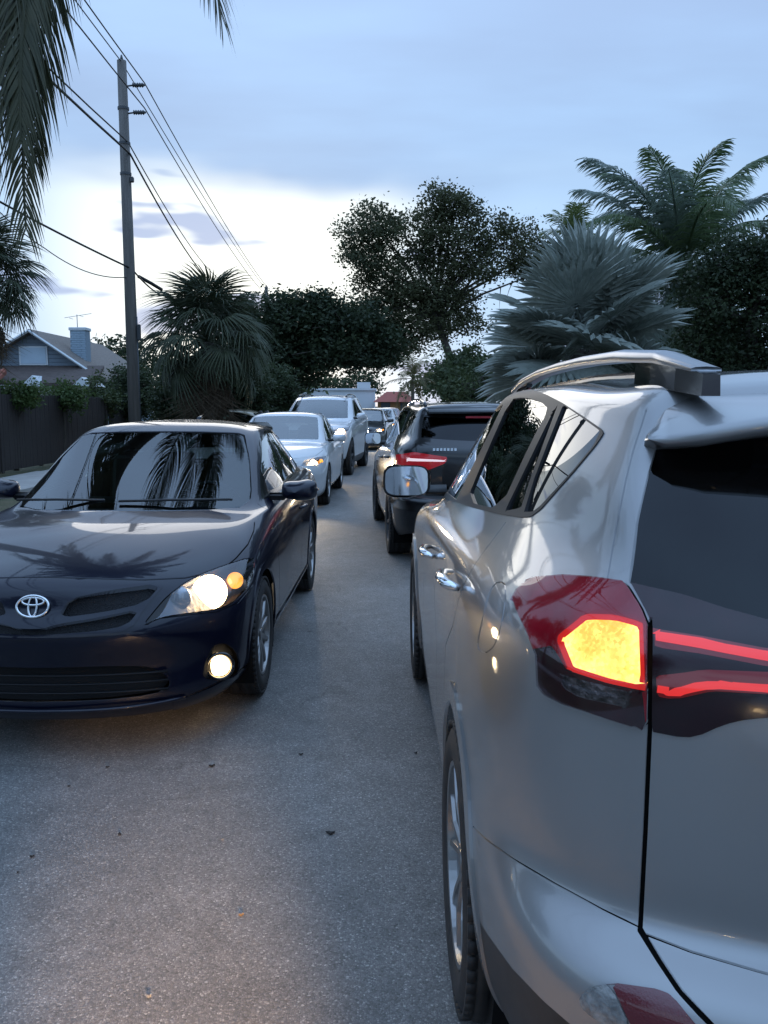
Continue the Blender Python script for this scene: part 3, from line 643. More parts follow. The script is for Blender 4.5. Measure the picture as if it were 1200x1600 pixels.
    c.reg('gap', 'yz', [(.88,1.24),(.86,.9),(.85,.34)], -.003, .003, line=True, mask=sill)
    c.reg('front_door', 'yz', [(.87,1.30),(.85,.34),(1.70,.34),(1.72,1.30)], mask=sill)
    c.reg('rear_door', 'yz', [(-.12,1.32),(-.06,1.15),(.12,.98),(.34,.86),(.44,.70),(.47,.36),(.85,.34),(.88,1.32)], mask=sill)
    c.reg('windshield', 'uw', [(-1,8.12),(3.55,8.16),(3.75,9.9),(-1,9.9)])
    c.reg('clad', 'yz', None, None, 0., fn=lambda P: P[:, 2] - .33, mask=lambda P: P[:, 1] > -.2)
    c.reg('hood', 'uw', [(-1,6.1),(3.2,6.35),(3.7,7.9),(-1,7.95)])
    for n_, o_, m_, kw in [('body', 'body', SIL, {}), ('arch0', 'wheel_arch', SIL, dict(off=.007, both=True)), ('arch1', 'wheel_arch', SIL, dict(off=.007, both=True)), ('dlo', 'window_trim', TRIMB, dict(off=.002, both=True)), ('gap', 'panel_gap', GAP, dict(off=-.008, hem=0)),
            ('hood', 'hood', SIL, {}), ('clad', 'lower_cladding', BLACK, {}), ('fuel', 'fuel_flap', SIL, dict(both=True, right=False)),
            ('g_front', 'front_door_window', SIDE, dict(off=-.004, both=True, fit='x')), ('g_rear', 'rear_door_window', PRIV, dict(off=-.004, both=True, fit='x')), ('g_vent', 'rear_door_vent_window', PRIV, dict(off=-.004, both=True, fit='x')),
            ('g_quarter', 'quarter_window', PRIV, dict(off=-.004, both=True, fit='x')), ('windshield', 'windshield', SIDE, dict(off=-.003, fit='y'))]:
        c.part(n_, o_, m_, root, **kw)
    # the right half has no fuel flap: close it with a plain panel
    c.part('fuel', 'quarter_panel', SIL, root, both=True, left=False)
    fd = c.part('front_door', 'front_door', SIL, root, both=True); rd = c.part('rear_door', 'rear_door', SIL, root, both=True)
    tg = c.part('gate', 'tailgate', SIL, root)[0]; bu = c.part('bumper', 'rear_bumper', SIL, root)[0]
    c.part('rearglass', 'rear_window', glass('rear_glass', (.012, .013, .016), .36), tg, off=-.004, fit='y')
    ga = c.part('garnish', 'garnish', mat('garnish_black', (.010, .004, .006), .16, coat=.25, noise=(9, (.03, .004, .008), .7)), tg, off=.004)[0]
    c.part('strip', 'light_strip', mat('strip_lit', (.4, .02, .02), .2, coat=1, emit=(1., .03, .022), es=.55), tg, off=.006)
    c.part('stripglow', 'strip_glow_spill', mat('strip_glow', (.10, .006, .008), .12, coat=1, emit=(1., .012, .016), es=.05), tg, off=.005)  # glow spilling from the strips onto the garnish, put in as weak emission
    lm = c.part('lamp', 'tail_lamp', REDLENS, root, off=.010, both=True)
    litm = lamp_lit('tail_lit', (1.0, .62, .15), (1.0, .34, .035), 2.8, 1.8, 190)
    for k, o in enumerate(c.part('lit', 'lamp_element', litm, root, off=.004, both=True)): o.parent = lm[k]
    for k, o in enumerate(c.part('glowrim', 'lamp_edge', mat('lamp_edge_lit', (.3, .01, .01), .2, emit=(1., .03, .025), es=.38), root, off=.008, both=True)): o.parent = lm[k]
    for k, o in enumerate(c.part('reverse', 'reversing_lens', mat('reverse_lens', (.20, .18, .19), .12, coat=1, metal=.6, bump=(60, .6, .006), noise=(50, (.03, .02, .025), .9)), root, off=.008, both=True)): o.parent = lm[k]
    for k, o in enumerate(c.part('lampdark', 'lamp_housing', mat('lamp_dark', (.03, .008, .012), .12, coat=1, noise=(18, (.06, .01, .02), .8)), root, off=.009, both=True)): o.parent = lm[k]
    for k, o in enumerate(c.part(('lamp', 'lit', 'glowrim', 'reverse', 'lampdark'), 'lamp_lens', glass('tail_lens', (.96, .93, .93), .42), root, off=.013, both=True, hem=.012)): o.parent = lm[k]
    for o in c.part('reflector', 'reflector', mat('reflector_red', (.11, .008, .014), .15, coat=1, bump=(260, .5, .002)), root, off=.004, both=True): o.parent = bu
    for o in c.part('bumplens', 'bumper_lens', mat('bumper_lens', (.30, .30, .29), .15, coat=1, bump=(120, .8, .004), noise=(60, (.08, .08, .08), .8)), root, off=.004, both=True): o.parent = bu
    add_wheels(root, 'near_suv', .37, .255, .225, 'twin', (2.66, 0), .80)
    liners(root, (2.66, 0), .37, .43); pan(root, -.80, 3.2, .60, .24, .55)
    MB().box((0, .75, .56), (1.5, 2.7, .4), bev=.1).build('cabin_floor', WINE, root)
    cabin(root, [(1.05, (-.36, .36)), (.15, (-.40, .40))], .66, .75, 2.05, 1.16, CABIN)
    # roof rails
    for sx in (-1, 1):
        pts = [(sx*.565,1.30,1.600),(sx*.567,1.20,1.634),(sx*.568,1.0,1.664),(sx*.568,.7,1.682),(sx*.567,.4,1.689),(sx*.565,.1,1.690),(sx*.562,-.2,1.684),(sx*.558,-.46,1.668),(sx*.555,-.66,1.636)]
        b = MB(); n = len(pts); V = []; F = []
        for i, p in enumerate(pts):
            hw = .026 if 0 < i else .014; th = [.008,.010,.011,.011,.012,.013,.014,.012,.004][i]
            for dx, dz in ((-hw, -th), (-hw, .2*th), (-hw*.7, th*.75), (0, th), (hw*.7, th*.75), (hw, .2*th), (hw, -th)): V.append((p[0]+dx, p[1], p[2]+dz-.004))
        for i in range(n-1):
            for j in range(7): j2 = (j+1) % 7; F.append((i*7+j, i*7+j2, (i+1)*7+j2, (i+1)*7+j))
        F += [tuple(range(7)), tuple((n-1)*7+j for j in range(7))[::-1]]
        o = b.add(V, F).build('roof_rail', mat('rail_silver', (.40,.41,.43), .32, metal=.8, noise=(12, (.33,.34,.36), .6)), root, True)
        f = MB(); V = []
        for y, z0, z1, w in ((-.33,1.626,1.674,.020),(-.44,1.620,1.665,.024),(-.58,1.608,1.646,.024),(-.69,1.598,1.622,.016)):
            V += [(sx*.557-w, y, z0-.012), (sx*.557+w, y, z0-.012), (sx*.557+w*.9, y, z1), (sx*.557-w*.9, y, z1)]
        F = [(i*4+j, i*4+(j+1) % 4, i*4+4+(j+1) % 4, i*4+4+j) for i in range(3) for j in range(4)] + [(3,2,1,0), (12,13,14,15)]
        f.add(V, F).build('rail_foot', GLOSSB, o)
        MB().tube([(sx*.562,1.27,1.604),(sx*.562,1.12,1.632),(sx*.562,.98,1.644)], [.012,.02,.012], 8, flat=.8).build('rail_foot', GLOSSB, o)
        MB().tube([(sx*.565,y,1.640-.02*abs(y)) for y in np.linspace(1.2,-.4,12)], .007, 6).build('rail_seal', GLOSSB, o)
    # spoiler over the rear window
    b = MB(); xs = np.linspace(-1, 1, 33); V = []; n = 9
    for t in xs:
        x = t * .645; k = abs(t) ** 5; dz = -.030 * abs(t) ** 2.2 - .035 * k; dy = .10 * abs(t) ** 2.5
        prof = [(-.50, 1.606), (-.60, 1.603), (-.70, 1.594), (-.78, 1.578), (-.80, 1.566), (-.79, 1.550), (-.74, 1.540), (-.66, 1.530), (-.58, 1.520)]
        for q, (y, z) in enumerate(prof): f = min(1., q / 3); X_, Y_, Z_ = x * (1 - .05 * (1 - f)), y + dy * f - .10 * abs(t) ** 3 * (1 - f), z + dz * f - .018 * t * t * (1 - f); e_ = max(0., (abs(t) - .86) / .14) ** 1.6; V.append((X_ + (math.copysign(.648, x) - X_) * e_, Y_ + (-.655 - Y_) * e_ * .9, Z_ + (1.515 - Z_) * e_ * .92))
    F = [(i*n+j, i*n+j+1, (i+1)*n+j+1, (i+1)*n+j) for i in range(len(xs)-1) for j in range(n-1)] + [tuple(range(n)), tuple((len(xs)-1)*n+j for j in range(n))[::-1]]
    b.add(V, F).build('spoiler', SIL, tg, True)
    MB().box((0, -.775, 1.555), (.30, .012, .016)).build('brake_light', REDLENS, tg)
    for zz, yy, pr in ((1.113, .09, rd), (1.02, 1.05, fd)):
        handle(root, (.905, yy, zz), None, CHROME, .21, parent=pr)
    mirror_part(root, (.985, 1.70, 1.235), (.215, .12, .155), GLOSSB, back=-1)
    # wiper and plate recess lie beyond the frame but complete the tail
    MB().tube([(0,-.925,1.30),(.12,-.93,1.285),(.42,-.895,1.30)], .009, 6).build('rear_wiper', BLACK, tg, True)
    MB().box((0, -1.0, .98), (.52, .02, .13), bev=.005).build('plate_recess', BLACK, tg)
    return root
near_suv()

# ------------------------------------------------------------------ the navy sedan (nose towards the camera)
SED_DLO = [(-.70,.985),(-.98,1.145),(-1.40,1.345),(-1.75,1.392),(-2.25,1.372),(-2.68,1.268),(-3.0,1.105),(-2.98,1.075),(-2.6,1.05),(-1.8,1.025),(-1.1,1.0)]
def sedan_side(c, over=('body',)):
    side = lambda P: P[:, 0] < -.42
    c.reg('dlo', 'yz', SED_DLO, mask=side)
    c.reg('g_front', 'yz', [(-.93,1.02),(-1.02,1.155),(-1.40,1.325),(-1.70,1.366),(-1.745,1.04),(-1.2,1.022)], over=('dlo',), mask=side)
    c.reg('g_rear', 'yz', [(-1.82,1.043),(-1.79,1.370),(-2.22,1.350),(-2.58,1.265),(-2.60,1.068)], over=('dlo',), mask=side)
    c.reg('g_vent', 'yz', [(-2.64,1.070),(-2.62,1.250),(-2.94,1.105),(-2.93,1.085)], over=('dlo',), mask=side)
    sd = lambda P: (P[:, 0] < -.5) & (P[:, 2] < 1.06)
    dl = [(-.60,.975),(-.56,.90),(-.52,.70),(-.56,.40),(-.62,.30),(-2.20,.30),(-2.26,.42),(-2.24,.62),(-2.44,.78),(-2.78,.92),(-2.84,1.04)]
    c.reg('gap', 'yz', dl, -.003, .003, line=True, mask=sd); c.reg('gap', 'yz', [(-1.78,1.04),(-1.77,.8),(-1.70,.30)], -.003, .003, line=True, mask=sd)
    c.reg('front_door', 'yz', [(-.60,.99),(-.56,.90),(-.52,.70),(-.56,.40),(-.62,.30),(-1.70,.30),(-1.77,.8),(-1.78,1.05)], mask=sd)
    c.reg('rear_door', 'yz', [(-1.78,1.05),(-1.77,.8),(-1.70,.30),(-2.20,.30),(-2.26,.42),(-2.24,.62),(-2.44,.78),(-2.78,.92),(-2.84,1.06)], mask=sd)
def navy_sedan():
    pose = (-1.52, 4.50, math.pi - .0145); c = Car(sedan_cols(), pose, 14)
    root = empty('sedan', (pose[0], pose[1], 0), pose[2])
    tag(root, 'dark navy sedan with headlamp and fog lamp lit, nose towards the viewer', 'car', 'cars queuing in the oncoming lane')
    NAVY = paint('navy_paint', (.003, .0045, .015), .1, .35, .006, (.06, .06, .08), .8); NAVY.node_tree.nodes['Principled BSDF'].inputs['Specular IOR Level'].default_value = .15
    front = lambda P: P[:, 1] > -.25
    for y in (0, -2.6):
        c.reg('hole', 'yz', None, None, 0., fn=arch_fn(y, .325, .362), mask=lambda P: P[:, 0] < -.5)
        c.reg('arch%d' % (y < -1), 'yz', None, None, .035, fn=arch_fn(y, .325, .362), mask=lambda P: (P[:, 0] < -.5) & (P[:, 2] > .28))
    c.reg('cowl', 'uw', [(-1,7.88),(3.9,7.86),(4.45,8.2),(3.6,8.16),(-1,8.12)])
    ws = [(200,675),(317,676),(372,678),(381,681),(389,721),(392,765),(390,781),(380,790),(327,797),(187,800),(60,800),(60,675)]
    c.reg('windshield', 'pix', ws, over=('body', 'cowl'), mask=lambda P: P[:, 6] > 7.7)
    c.reg('gap', 'pix', ws, 0, 2.0, over=('body',), mask=lambda P: P[:, 6] > 8.1)
    sedan_side(c)
    # head lamp
    hl = chaikin([(224,977),(246,950),(262,932),(292,909),(330,891),(394,870),(399,886),(390,915),(362,943),(336,952),(296,957),(250,964)], 1)
    c.reg('lamp', 'pix', hl, mask=front); c.reg('gap', 'pix', hl, 0, 1.8, mask=front)
    c.reg('lampblack', 'pix', [(222,979),(250,940),(270,924),(258,950),(248,964)], over=('lamp',), mask=front)
    # bonnet, grille, bumper openings
    hood = [(399,803),(397,829),(388,850),(369,872),(352,886),(320,896),(290,903),(224,906),(87,902),(0,900)]
    c.reg('gap', 'pix', hood, -1.1, 1.1, line=True, mask=lambda P: (P[:, 6] < 8) & front(P))
    c.reg('hood', 'pix', [(399,803),(397,829),(388,850),(369,872),(352,886),(320,896),(290,903),(224,906),(87,902),(-100,900),(-100,790),(300,796)], mask=lambda P: P[:, 6] < 8)
    c.reg('slot', 'pix', chaikin([(108,936),(168,924),(254,912),(226,943),(164,957),(90,967)], 1), mask=front)
    c.reg('slot', 'pix', chaikin([(60,985),(95,975),(147,967),(219,952),(199,978),(147,987),(60,993),(-60,993),(-60,980)], 1), mask=front)
    c.reg('rim1', 'pix', chaikin([(60,926),(168,919),(262,908),(226,950),(204,985),(147,994),(60,1000),(-60,1000),(-60,926)], 1), mask=front)
    c.reg('intake', 'pix', chaikin([(-60,1044),(60,1044),(200,1040),(240,1042),(262,1058),(268,1072),(240,1086),(150,1096),(-60,1099)], 1), mask=front)
    c.reg('fogcup', 'pix', chaikin([(316,1060),(320,1036),(332,1008),(352,1004),(370,1016),(377,1040),(368,1056),(345,1064)], 1), mask=front)
    c.reg('gap', 'pix', [(252,966),(300,960),(340,956),(372,942),(392,918),(400,905),(420,903)], -.8, .8, line=True, mask=front)
    c.reg('gap', 'pix', [(294,1088),(330,1072),(371,1050),(400,1030),(425,1013)], -1.0, 1.0, line=True, mask=front)
    c.reg('skirt', 'pix', [(294,1088),(330,1072),(371,1050),(400,1030),(450,1000),(450,1300),(270,1300),(270,1096)], mask=front)
    c.reg('sill', 'yz', None, None, 0., fn=lambda P: P[:, 2] - .30, mask=lambda P: (P[:, 1] < -.3) & (P[:, 1] > -2.3))
    c.reg('rearwin', 'uw', [(13,8.15),(9.5,8.2),(9.3,9.9),(13,9.9)])
    c.reg('taillamp', 'yz', [(-3.25,.98),(-3.28,.80),(-3.7,.80),(-3.7,.98)], mask=lambda P: P[:, 0] < -.55)
    CL = glass('sedan_glass', (.55, .66, .64), 1.0)
    for n_, o_, m_, kw in [('body', 'body', NAVY, {}), ('arch0', 'wheel_arch', NAVY, dict(off=.006, both=True)), ('arch1', 'wheel_arch', NAVY, dict(off=.006, both=True)), ('cowl', 'cowl', BLACK, dict(off=-.01)), ('gap', 'panel_gap', GAP, dict(off=-.006, hem=0)),
            ('dlo', 'window_trim', GLOSSB, dict(both=True)), ('g_front', 'front_door_window', CL, dict(off=-.003, both=True, fit='x')), ('g_rear', 'rear_door_window', CL, dict(off=-.003, both=True, fit='x')), ('g_vent', 'rear_vent_window', CL, dict(off=-.003, both=True, fit='x')),
            ('windshield', 'windshield', glass('windshield_glass', (.30, .42, .43), .66), dict(off=-.002, fit='y')), ('hood', 'hood', NAVY, {}), ('slot', 'grille_mesh', mat('grille_mesh', (.006, .006, .008), .6, bump=(160, 1., .01)), dict(off=-.025, hem=0)),
            ('rim1', 'grille_frame', NAVY, dict(off=.008, hem=.035)), ('intake', 'lower_intake', mat('intake_dark', (.004, .004, .005), .8), dict(off=-.05, hem=0)), ('fogcup', 'fog_lamp_recess', BLACK, dict(off=-.03, hem=0, both=True)),
            ('skirt', 'corner_skirt', NAVY, dict(off=.006, both=True)), ('sill', 'side_skirt', NAVY, dict(off=.008, both=True)), ('rearwin', 'rear_window', CL, dict(off=-.003, fit='y')), ('taillamp', 'tail_lamp', REDLENS, dict(off=.004, both=True))]:
        c.part(n_, o_, m_, root, **kw)
    fd = c.part('front_door', 'front_door', NAVY, root, both=True); rd = c.part('rear_door', 'rear_door', NAVY, root, both=True)
    # lamp bowl with bulbs behind the lens
    bowl = c.part('lamp', 'head_lamp', mat('headlamp_bowl', (.10, .10, .11), .25, metal=.8, bump=(40, .4, .01)), root, off=-.055, hem=-.05, both=True)
    for k, o in enumerate(c.part('lamp', 'lamp_lens', CLEAR, root, off=.002, hem=0, both=True)): o.parent = bowl[k]
    for k, o in enumerate(c.part('lampblack', 'lamp_surround', BLACK, root, off=-.002, both=True)): o.parent = bowl[k]
    def bulb(px, py, r, name, mt, parents, off=-.03, depth=.35):
        p, n = c.point(px, py, off)
        for k, sx in enumerate((1, -1)):
            q = Vector((p.x * sx, p.y, p.z)); nn = Vector((n.x * sx * .35, abs(n.y) + .4, n.z * .2)).normalized()
            M = nn.to_track_quat('Z', 'Y').to_matrix(); MB().ellipsoid(q, (r, r, r * depth), 24, 12, M=M).build(name, mt, parents[k], True)
        return p
    p1 = bulb(333, 920, .083, 'low_beam', HEADLIT, bowl, -.035); bulb(284, 929, .058, 'high_beam', REFLECTOR, bowl, -.045); bulb(373, 903, .042, 'turn_signal', AMBERLIT, bowl, -.03)
    fr = [o for o in root.children if o.name.startswith('fog_lamp_recess')]
    p2 = bulb(344, 1040, .050, 'fog_lamp', FOGLIT, fr, -.012, .3)
    for k, sx in enumerate((1, -1)):
        q = Vector((p2.x * sx, p2.y, p2.z)); nn = Vector((-.3 * sx, .9, .05)).normalized(); M = nn.to_track_quat('Z', 'Y').to_matrix()
        MB().tube([q + M @ Vector((.062 * math.cos(a), .062 * math.sin(a), .01)) for a in np.linspace(0, 2 * math.pi, 25)], .009, 8).build('fog_lamp_bezel', GLOSSB, fr[k], True)
    for k, sx in enumerate((-1, 1)):
        lamp_light(root, (p1.x * -sx * (1 if 0 else 1) if 0 else sx * abs(p1.x), p1.y + .10, p1.z), 8, (sx * abs(p1.x), 9, 0.1))
        lamp_light(root, (sx * abs(p2.x), p2.y + .07, p2.z), 1.5, (sx * .9, 6, 0))
    # slats of the lower intake, bar across the grille
    for z in (.305, .345, .385):
        pts = [(x, .935 - .35 * abs(x) ** 2.2 * .8 - .02, z) for x in np.linspace(-.56, .56, 15)]
        MB().tube(pts, .009, 6, flat=.6).build('intake_slat', mat('slat_dark', (.006, .006, .007), .5, spec=.3), root, True)
    lip = [(x, .955 - .62 * (abs(x) / .78) ** 3 * .55, .238 + .012 * abs(x)) for x in np.linspace(-.62, .62, 21)]
    MB().tube(lip, .013, 8, flat=.7).build('front_lip', NAVY, root, True)
    # oval emblem of three crossed ellipses on the grille
    ep, en = c.point(62, 948, .012); e = empty('emblem', (0, ep.y + .004, ep.z)); e.parent = root; e.rotation_euler = (math.asin(max(-1, min(1, en.z))) , 0, 0)
    def ell(a, b, cz=0.): return [(a * math.cos(t), 0.0, b * math.sin(t) + cz) for t in np.linspace(0, 2 * math.pi, 41)]
    b = MB(); b.tube(ell(.070, .047), .0065, 8, cap=False); b.tube(ell(.048, .0165, .022), .0052, 8, cap=False); b.tube(ell(.0185, .044, .0), .0052, 8, cap=False)
    b.build('emblem_badge', CHROME, e, True)
    # wipers
    for x0, x1, z in ((-.62, .02, 0), (.12, .64, 0)):
        pts = [(x0, -.36 - .10 * abs(x0), 1.022), ((x0 + x1) / 2, -.30 - .05 * abs(x0 + x1), 1.03), (x1, -.32 - .10 * abs(x1), 1.022)]
        MB().tube(pts, .011, 6, flat=.7).build('wiper', BLACK, root, True)
    add_wheels(root, 'navy', .325, .218, .205, 'ten', (0, -2.6), .762)
    liners(root, (0, -2.6), .325, .37); pan(root, -3.2, .70, .60, .18, .5)
    MB().box((0, -1.6, .46), (1.5, 2.5, .36), bev=.1).build('cabin_floor', WINE, root)
    cabin(root, [(-1.55, (-.36, .36)), (-2.45, (-.38, .38))], .52, .68, -.48, 1.0, CABINL)
    MB().box((0, -1.28, 1.32), (.22, .02, .06), bev=.01).build('rear_view_mirror', BLACK, root)
    mirror_part(root, (.965, -.86, 1.035), (.225, .13, .135), NAVY, back=-1)
    handle(root, (.885, -1.62, .84), None, NAVY, .20, parent=fd); handle(root, (.885, -2.50, .87), None, NAVY, .20, parent=rd)
    # shark-fin aerial
    MB().tube([(0, -2.25, 1.455), (0, -2.32, 1.475), (0, -2.40, 1.49)], [.02, .014, .005], 8).build('aerial', NAVY, root, True)
    return root
navy_sedan()

# ------------------------------------------------------------------ the other cars of the queue
def scaled(cols, sx, sy, sz): return [[(x * sx, y * sy, z * sz) for x, y, z in c] for c in cols]
def suv_common(c, root, P, SC, tint, dark_wheels, key, style, glass_front, trim_col=None):
    sx, sy, sz = SC; L = lambda pts: [(y * sy, z * sz) for y, z in pts]
    for y in (2.66, 0):
        c.reg('hole', 'yz', None, None, 0., fn=arch_fn(y * sy, .37 * sz, .415 * sz), mask=lambda P_: P_[:, 0] < -.5)
    c.reg('dlo', 'yz', L(SUV_DLO), mask=left_side)
    c.reg('g_front', 'yz', L([(1.50,1.205),(1.30,1.35),(1.02,1.515),(.90,1.545),(.86,1.25)]), over=('dlo',), mask=left_side)
    c.reg('g_rear', 'yz', L([(.80,1.252),(.82,1.55),(.5,1.57),(.08,1.572),(-.08,1.335),(-.05,1.31)]), over=('dlo',), mask=left_side)
    c.reg('g_quarter', 'yz', L([(-.02,1.565),(-.28,1.548),(-.53,1.505),(-.35,1.37),(-.12,1.34)]), over=('dlo',), mask=left_side)
    sill = lambda P_: P_[:, 0] < -.5
    c.reg('gap', 'yz', L([(-.10,1.29),(-.06,1.15),(.12,.98),(.34,.86),(.44,.70),(.47,.36),(1.70,.34),(1.70,.9),(1.66,1.16)]), -.004, .004, line=True, mask=sill)
    c.reg('gap', 'yz', L([(.86,1.24),(.85,.34)]), -.004, .004, line=True, mask=sill)
    c.reg('clad', 'yz', None, None, 0., fn=lambda P_: P_[:, 2] - .36 * sz)
    c.reg('windshield', 'uw', [(-1,8.12),(3.55,8.16),(3.75,9.9),(-1,9.9)])
    c.reg('front_door', 'yz', L([(.86,1.32),(.85,.34),(1.70,.34),(1.72,1.30)]), mask=sill)
    c.reg('rear_door', 'yz', L([(-.12,1.32),(-.06,1.15),(.12,.98),(.34,.86),(.44,.70),(.47,.36),(.85,.34),(.86,1.32)]), mask=sill)
    for n_, o_, m_, kw in [('body', 'body', P, {}), ('dlo', 'window_trim', GLOSSB, dict(both=True)), ('gap', 'panel_gap', GAP, dict(off=-.006, hem=0)), ('clad', 'lower_cladding', BLACK, {}),
            ('g_front', 'front_door_window', glass_front, dict(off=-.003, both=True, fit='x')), ('g_rear', 'rear_door_window', tint, dict(off=-.003, both=True, fit='x')), ('g_quarter', 'quarter_window', tint, dict(off=-.003, both=True, fit='x')), ('windshield', 'windshield', glass_front, dict(off=-.003, fit='y'))]:
        c.part(n_, o_, m_, root, **kw)
    fd = c.part('front_door', 'front_door', P, root, both=True); rd = c.part('rear_door', 'rear_door', P, root, both=True)
    handle(root, (.905 * sx, .09 * sy, 1.06 * sz), None, P, .2, parent=rd); handle(root, (.905 * sx, 1.05 * sy, 1.0 * sz), None, P, .2, parent=fd)
    add_wheels(root, key, .37 * sz, .24 * sz, .23, style, (2.66 * sy, 0), .80 * sx, dark=dark_wheels)
    liners(root, (2.66 * sy, 0), .37 * sz, .43 * sz); pan(root, -.8 * sy, 3.2 * sy, .6, .22, .55)
    MB().box((0, .75 * sy, .56 * sz), (1.5, 2.7, .4), bev=.1).build('cabin_floor', WINE, root)
    cabin(root, [(1.05, (-.36, .36)), (.15, (-.4, .4))], .66 * sz, .75, 2.05 * sy, 1.14 * sz, CABIN)
    for s_ in (-1, 1):
        pts = [(s_*.565*sx, y*sy, z*sz) for y, z in ((1.20,1.62),(1.05,1.655),(.5,1.678),(-.1,1.675),(-.42,1.645),(-.5,1.615))]
        MB().tube(pts, .018, 8).build('roof_rail', GLOSSB if trim_col is None else trim_col, root, True)
    mirror_part(root, (.985 * sx, 1.70 * sy, 1.20 * sz), (.215, .12, .165), P if trim_col is None else BLACK, back=-1)
def black_suv():
    SC = (.975, 1.0, .97); pose = (.93, 8.95, .066); c = Car(scaled(suv_cols(), *SC), pose, 8)
    root = empty('suv', (pose[0], pose[1], 0), pose[2]); tag(root, 'black SUV with red tail lamps just ahead of the silver grey SUV', 'car', 'cars queuing in the near lane')
    P = paint('black_paint', (.008, .008, .009), .2, .3, .03, (.08, .08, .08)); sz = SC[2]
    Z = lambda pts: [(x * SC[0], z * sz) for x, z in pts]
    rear = lambda Q: Q[:, 1] < -.55
    c.reg('rearwin', 'uw', [(15,8.15),(11.3,8.2),(11.1,9.95),(15,9.95)], mask=rear)
    lamp = [(.90,.98),(.90,1.12),(.72,1.165),(.40,1.12),(.42,1.06),(.66,.96),(.70,.93)]
    c.reg('lamp', 'xz', Z(lamp), mask=lambda Q: Q[:, 1] < -.60)
    c.reg('bar', 'xz', Z([(.78,1.075),(.78,1.105),(.42,1.092),(.42,1.075)]), over=('lamp',), mask=rear)
    c.reg('gap', 'xz', Z([(.70,1.25),(.70,.78),(0,.76)]), -.004, .004, line=True, mask=rear)
    c.reg('bumperlow', 'xz', Z([(1,.2),(1,.60),(.5,.57),(-.1,.57),(-.1,.2)]), mask=rear)
    suv_common(c, root, P, SC, glass('privacy_glass'), True, 'black_suv', 'five', glass('side_glass'))
    c.part('rearwin', 'rear_window', glass('rear_glass'), root, off=-.003, fit='y'); c.part('bumperlow', 'bumper', BLACK, root, off=.01)
    lm = c.part('lamp', 'tail_lamp', mat('lamp_red_on', (.20, .008, .012), .15, coat=1, emit=(1., .02, .03), es=.13, noise=(20, (.4, .02, .03), .8)), root, off=.006, both=True)
    for k, o in enumerate(c.part('bar', 'lamp_bar', mat('lamp_bar', (.8, .75, .75), .2, emit=(1., .7, .7), es=.55), root, off=.012, both=True)): o.parent = lm[k]
    MB().box((0, -.70, 1.505 * sz), (.36, .02, .02)).build('brake_light', REDLENS, root)
    sp = MB(); sp.box((0, -.62, 1.575 * sz), (1.12, .26, .035), M=Matrix.Rotation(R(6), 3, 'X'), bev=.012).build('spoiler', P, root, True)
    b = MB()
    for k in range(7): b.box((-.52 + k * .034, -.958, 1.158), (.022, .008, .026))
    o = b.build('badge_lettering', CHROME, root); o['kind'] = 'stuff'
    MB().box((0, -.985, .90), (.32, .012, .155), bev=.004).build('number_plate', mat('plate', (.55, .58, .55), .5), root)
    return root
black_suv()
def front_face(c, root, sx, sz, P, lit=True, y_nose=3.4):
    pass
def white_suv():
    SC = (1.04, 1.07, 1.105); pose = (-1.40, 22.15, math.pi - .093); c = Car(scaled(suv_cols(), *SC), pose, 8)
    root = empty('suv', (pose[0], pose[1], 0), pose[2]); tag(root, 'tall white SUV with one headlamp glowing behind the white sedan', 'car', 'cars queuing in the oncoming lane')
    P = paint('white_paint', (.66, .66, .66), .0, .4, .08, (.45, .40, .34))
    c.reg('lamp', 'uw', [(1.75,5.35),(3.0,5.55),(3.35,6.25),(2.4,6.15),(1.7,5.95)])
    c.reg('grille', 'uw', [(-1,4.55),(1.35,4.6),(1.6,5.3),(1.5,5.95),(-1,5.95)])
    c.reg('intake', 'uw', [(-1,1.4),(2.0,1.5),(1.7,2.8),(-1,2.8)])
    c.reg('gap', 'uw', [(0,6.1),(1.6,6.1),(3.2,6.4),(3.75,7.9)], -.015, .015, line=True)
    suv_common(c, root, P, SC, glass('privacy_glass'), True, 'white_suv', 'five', glass('sedan_glass'))
    lm = c.part('lamp', 'head_lamp', REFLECTOR, root, off=-.03, hem=-.03, both=True)
    for k, o in enumerate(c.part('lamp', 'lamp_lens', CLEAR, root, off=.003, hem=0, both=True)): o.parent = lm[k]
    c.part('grille', 'grille', BLACK, root, off=-.03, hem=0); c.part('intake', 'lower_intake', BLACK, root, off=-.03, hem=0)
    for z in (.80, .88, .96):
        MB().tube([(x, 3.53 * SC[1] - .32 * (abs(x)) ** 2.2, z) for x in np.linspace(-.46, .46, 9)], .016, 6).build('grille_bar', CHROME, root, True)
    for k, sx in enumerate((-1, 1)):
        p = (sx * .77, 3.22 * SC[1], .90 * SC[2]); MB().ellipsoid(p, (.085, .05, .075), 16, 10).build('low_beam', HEADLIT, lm[k], True)
        lamp_light(root, (p[0], p[1] + .25, p[2]), 55, (p[0], 12, 0))
    return root
white_suv()
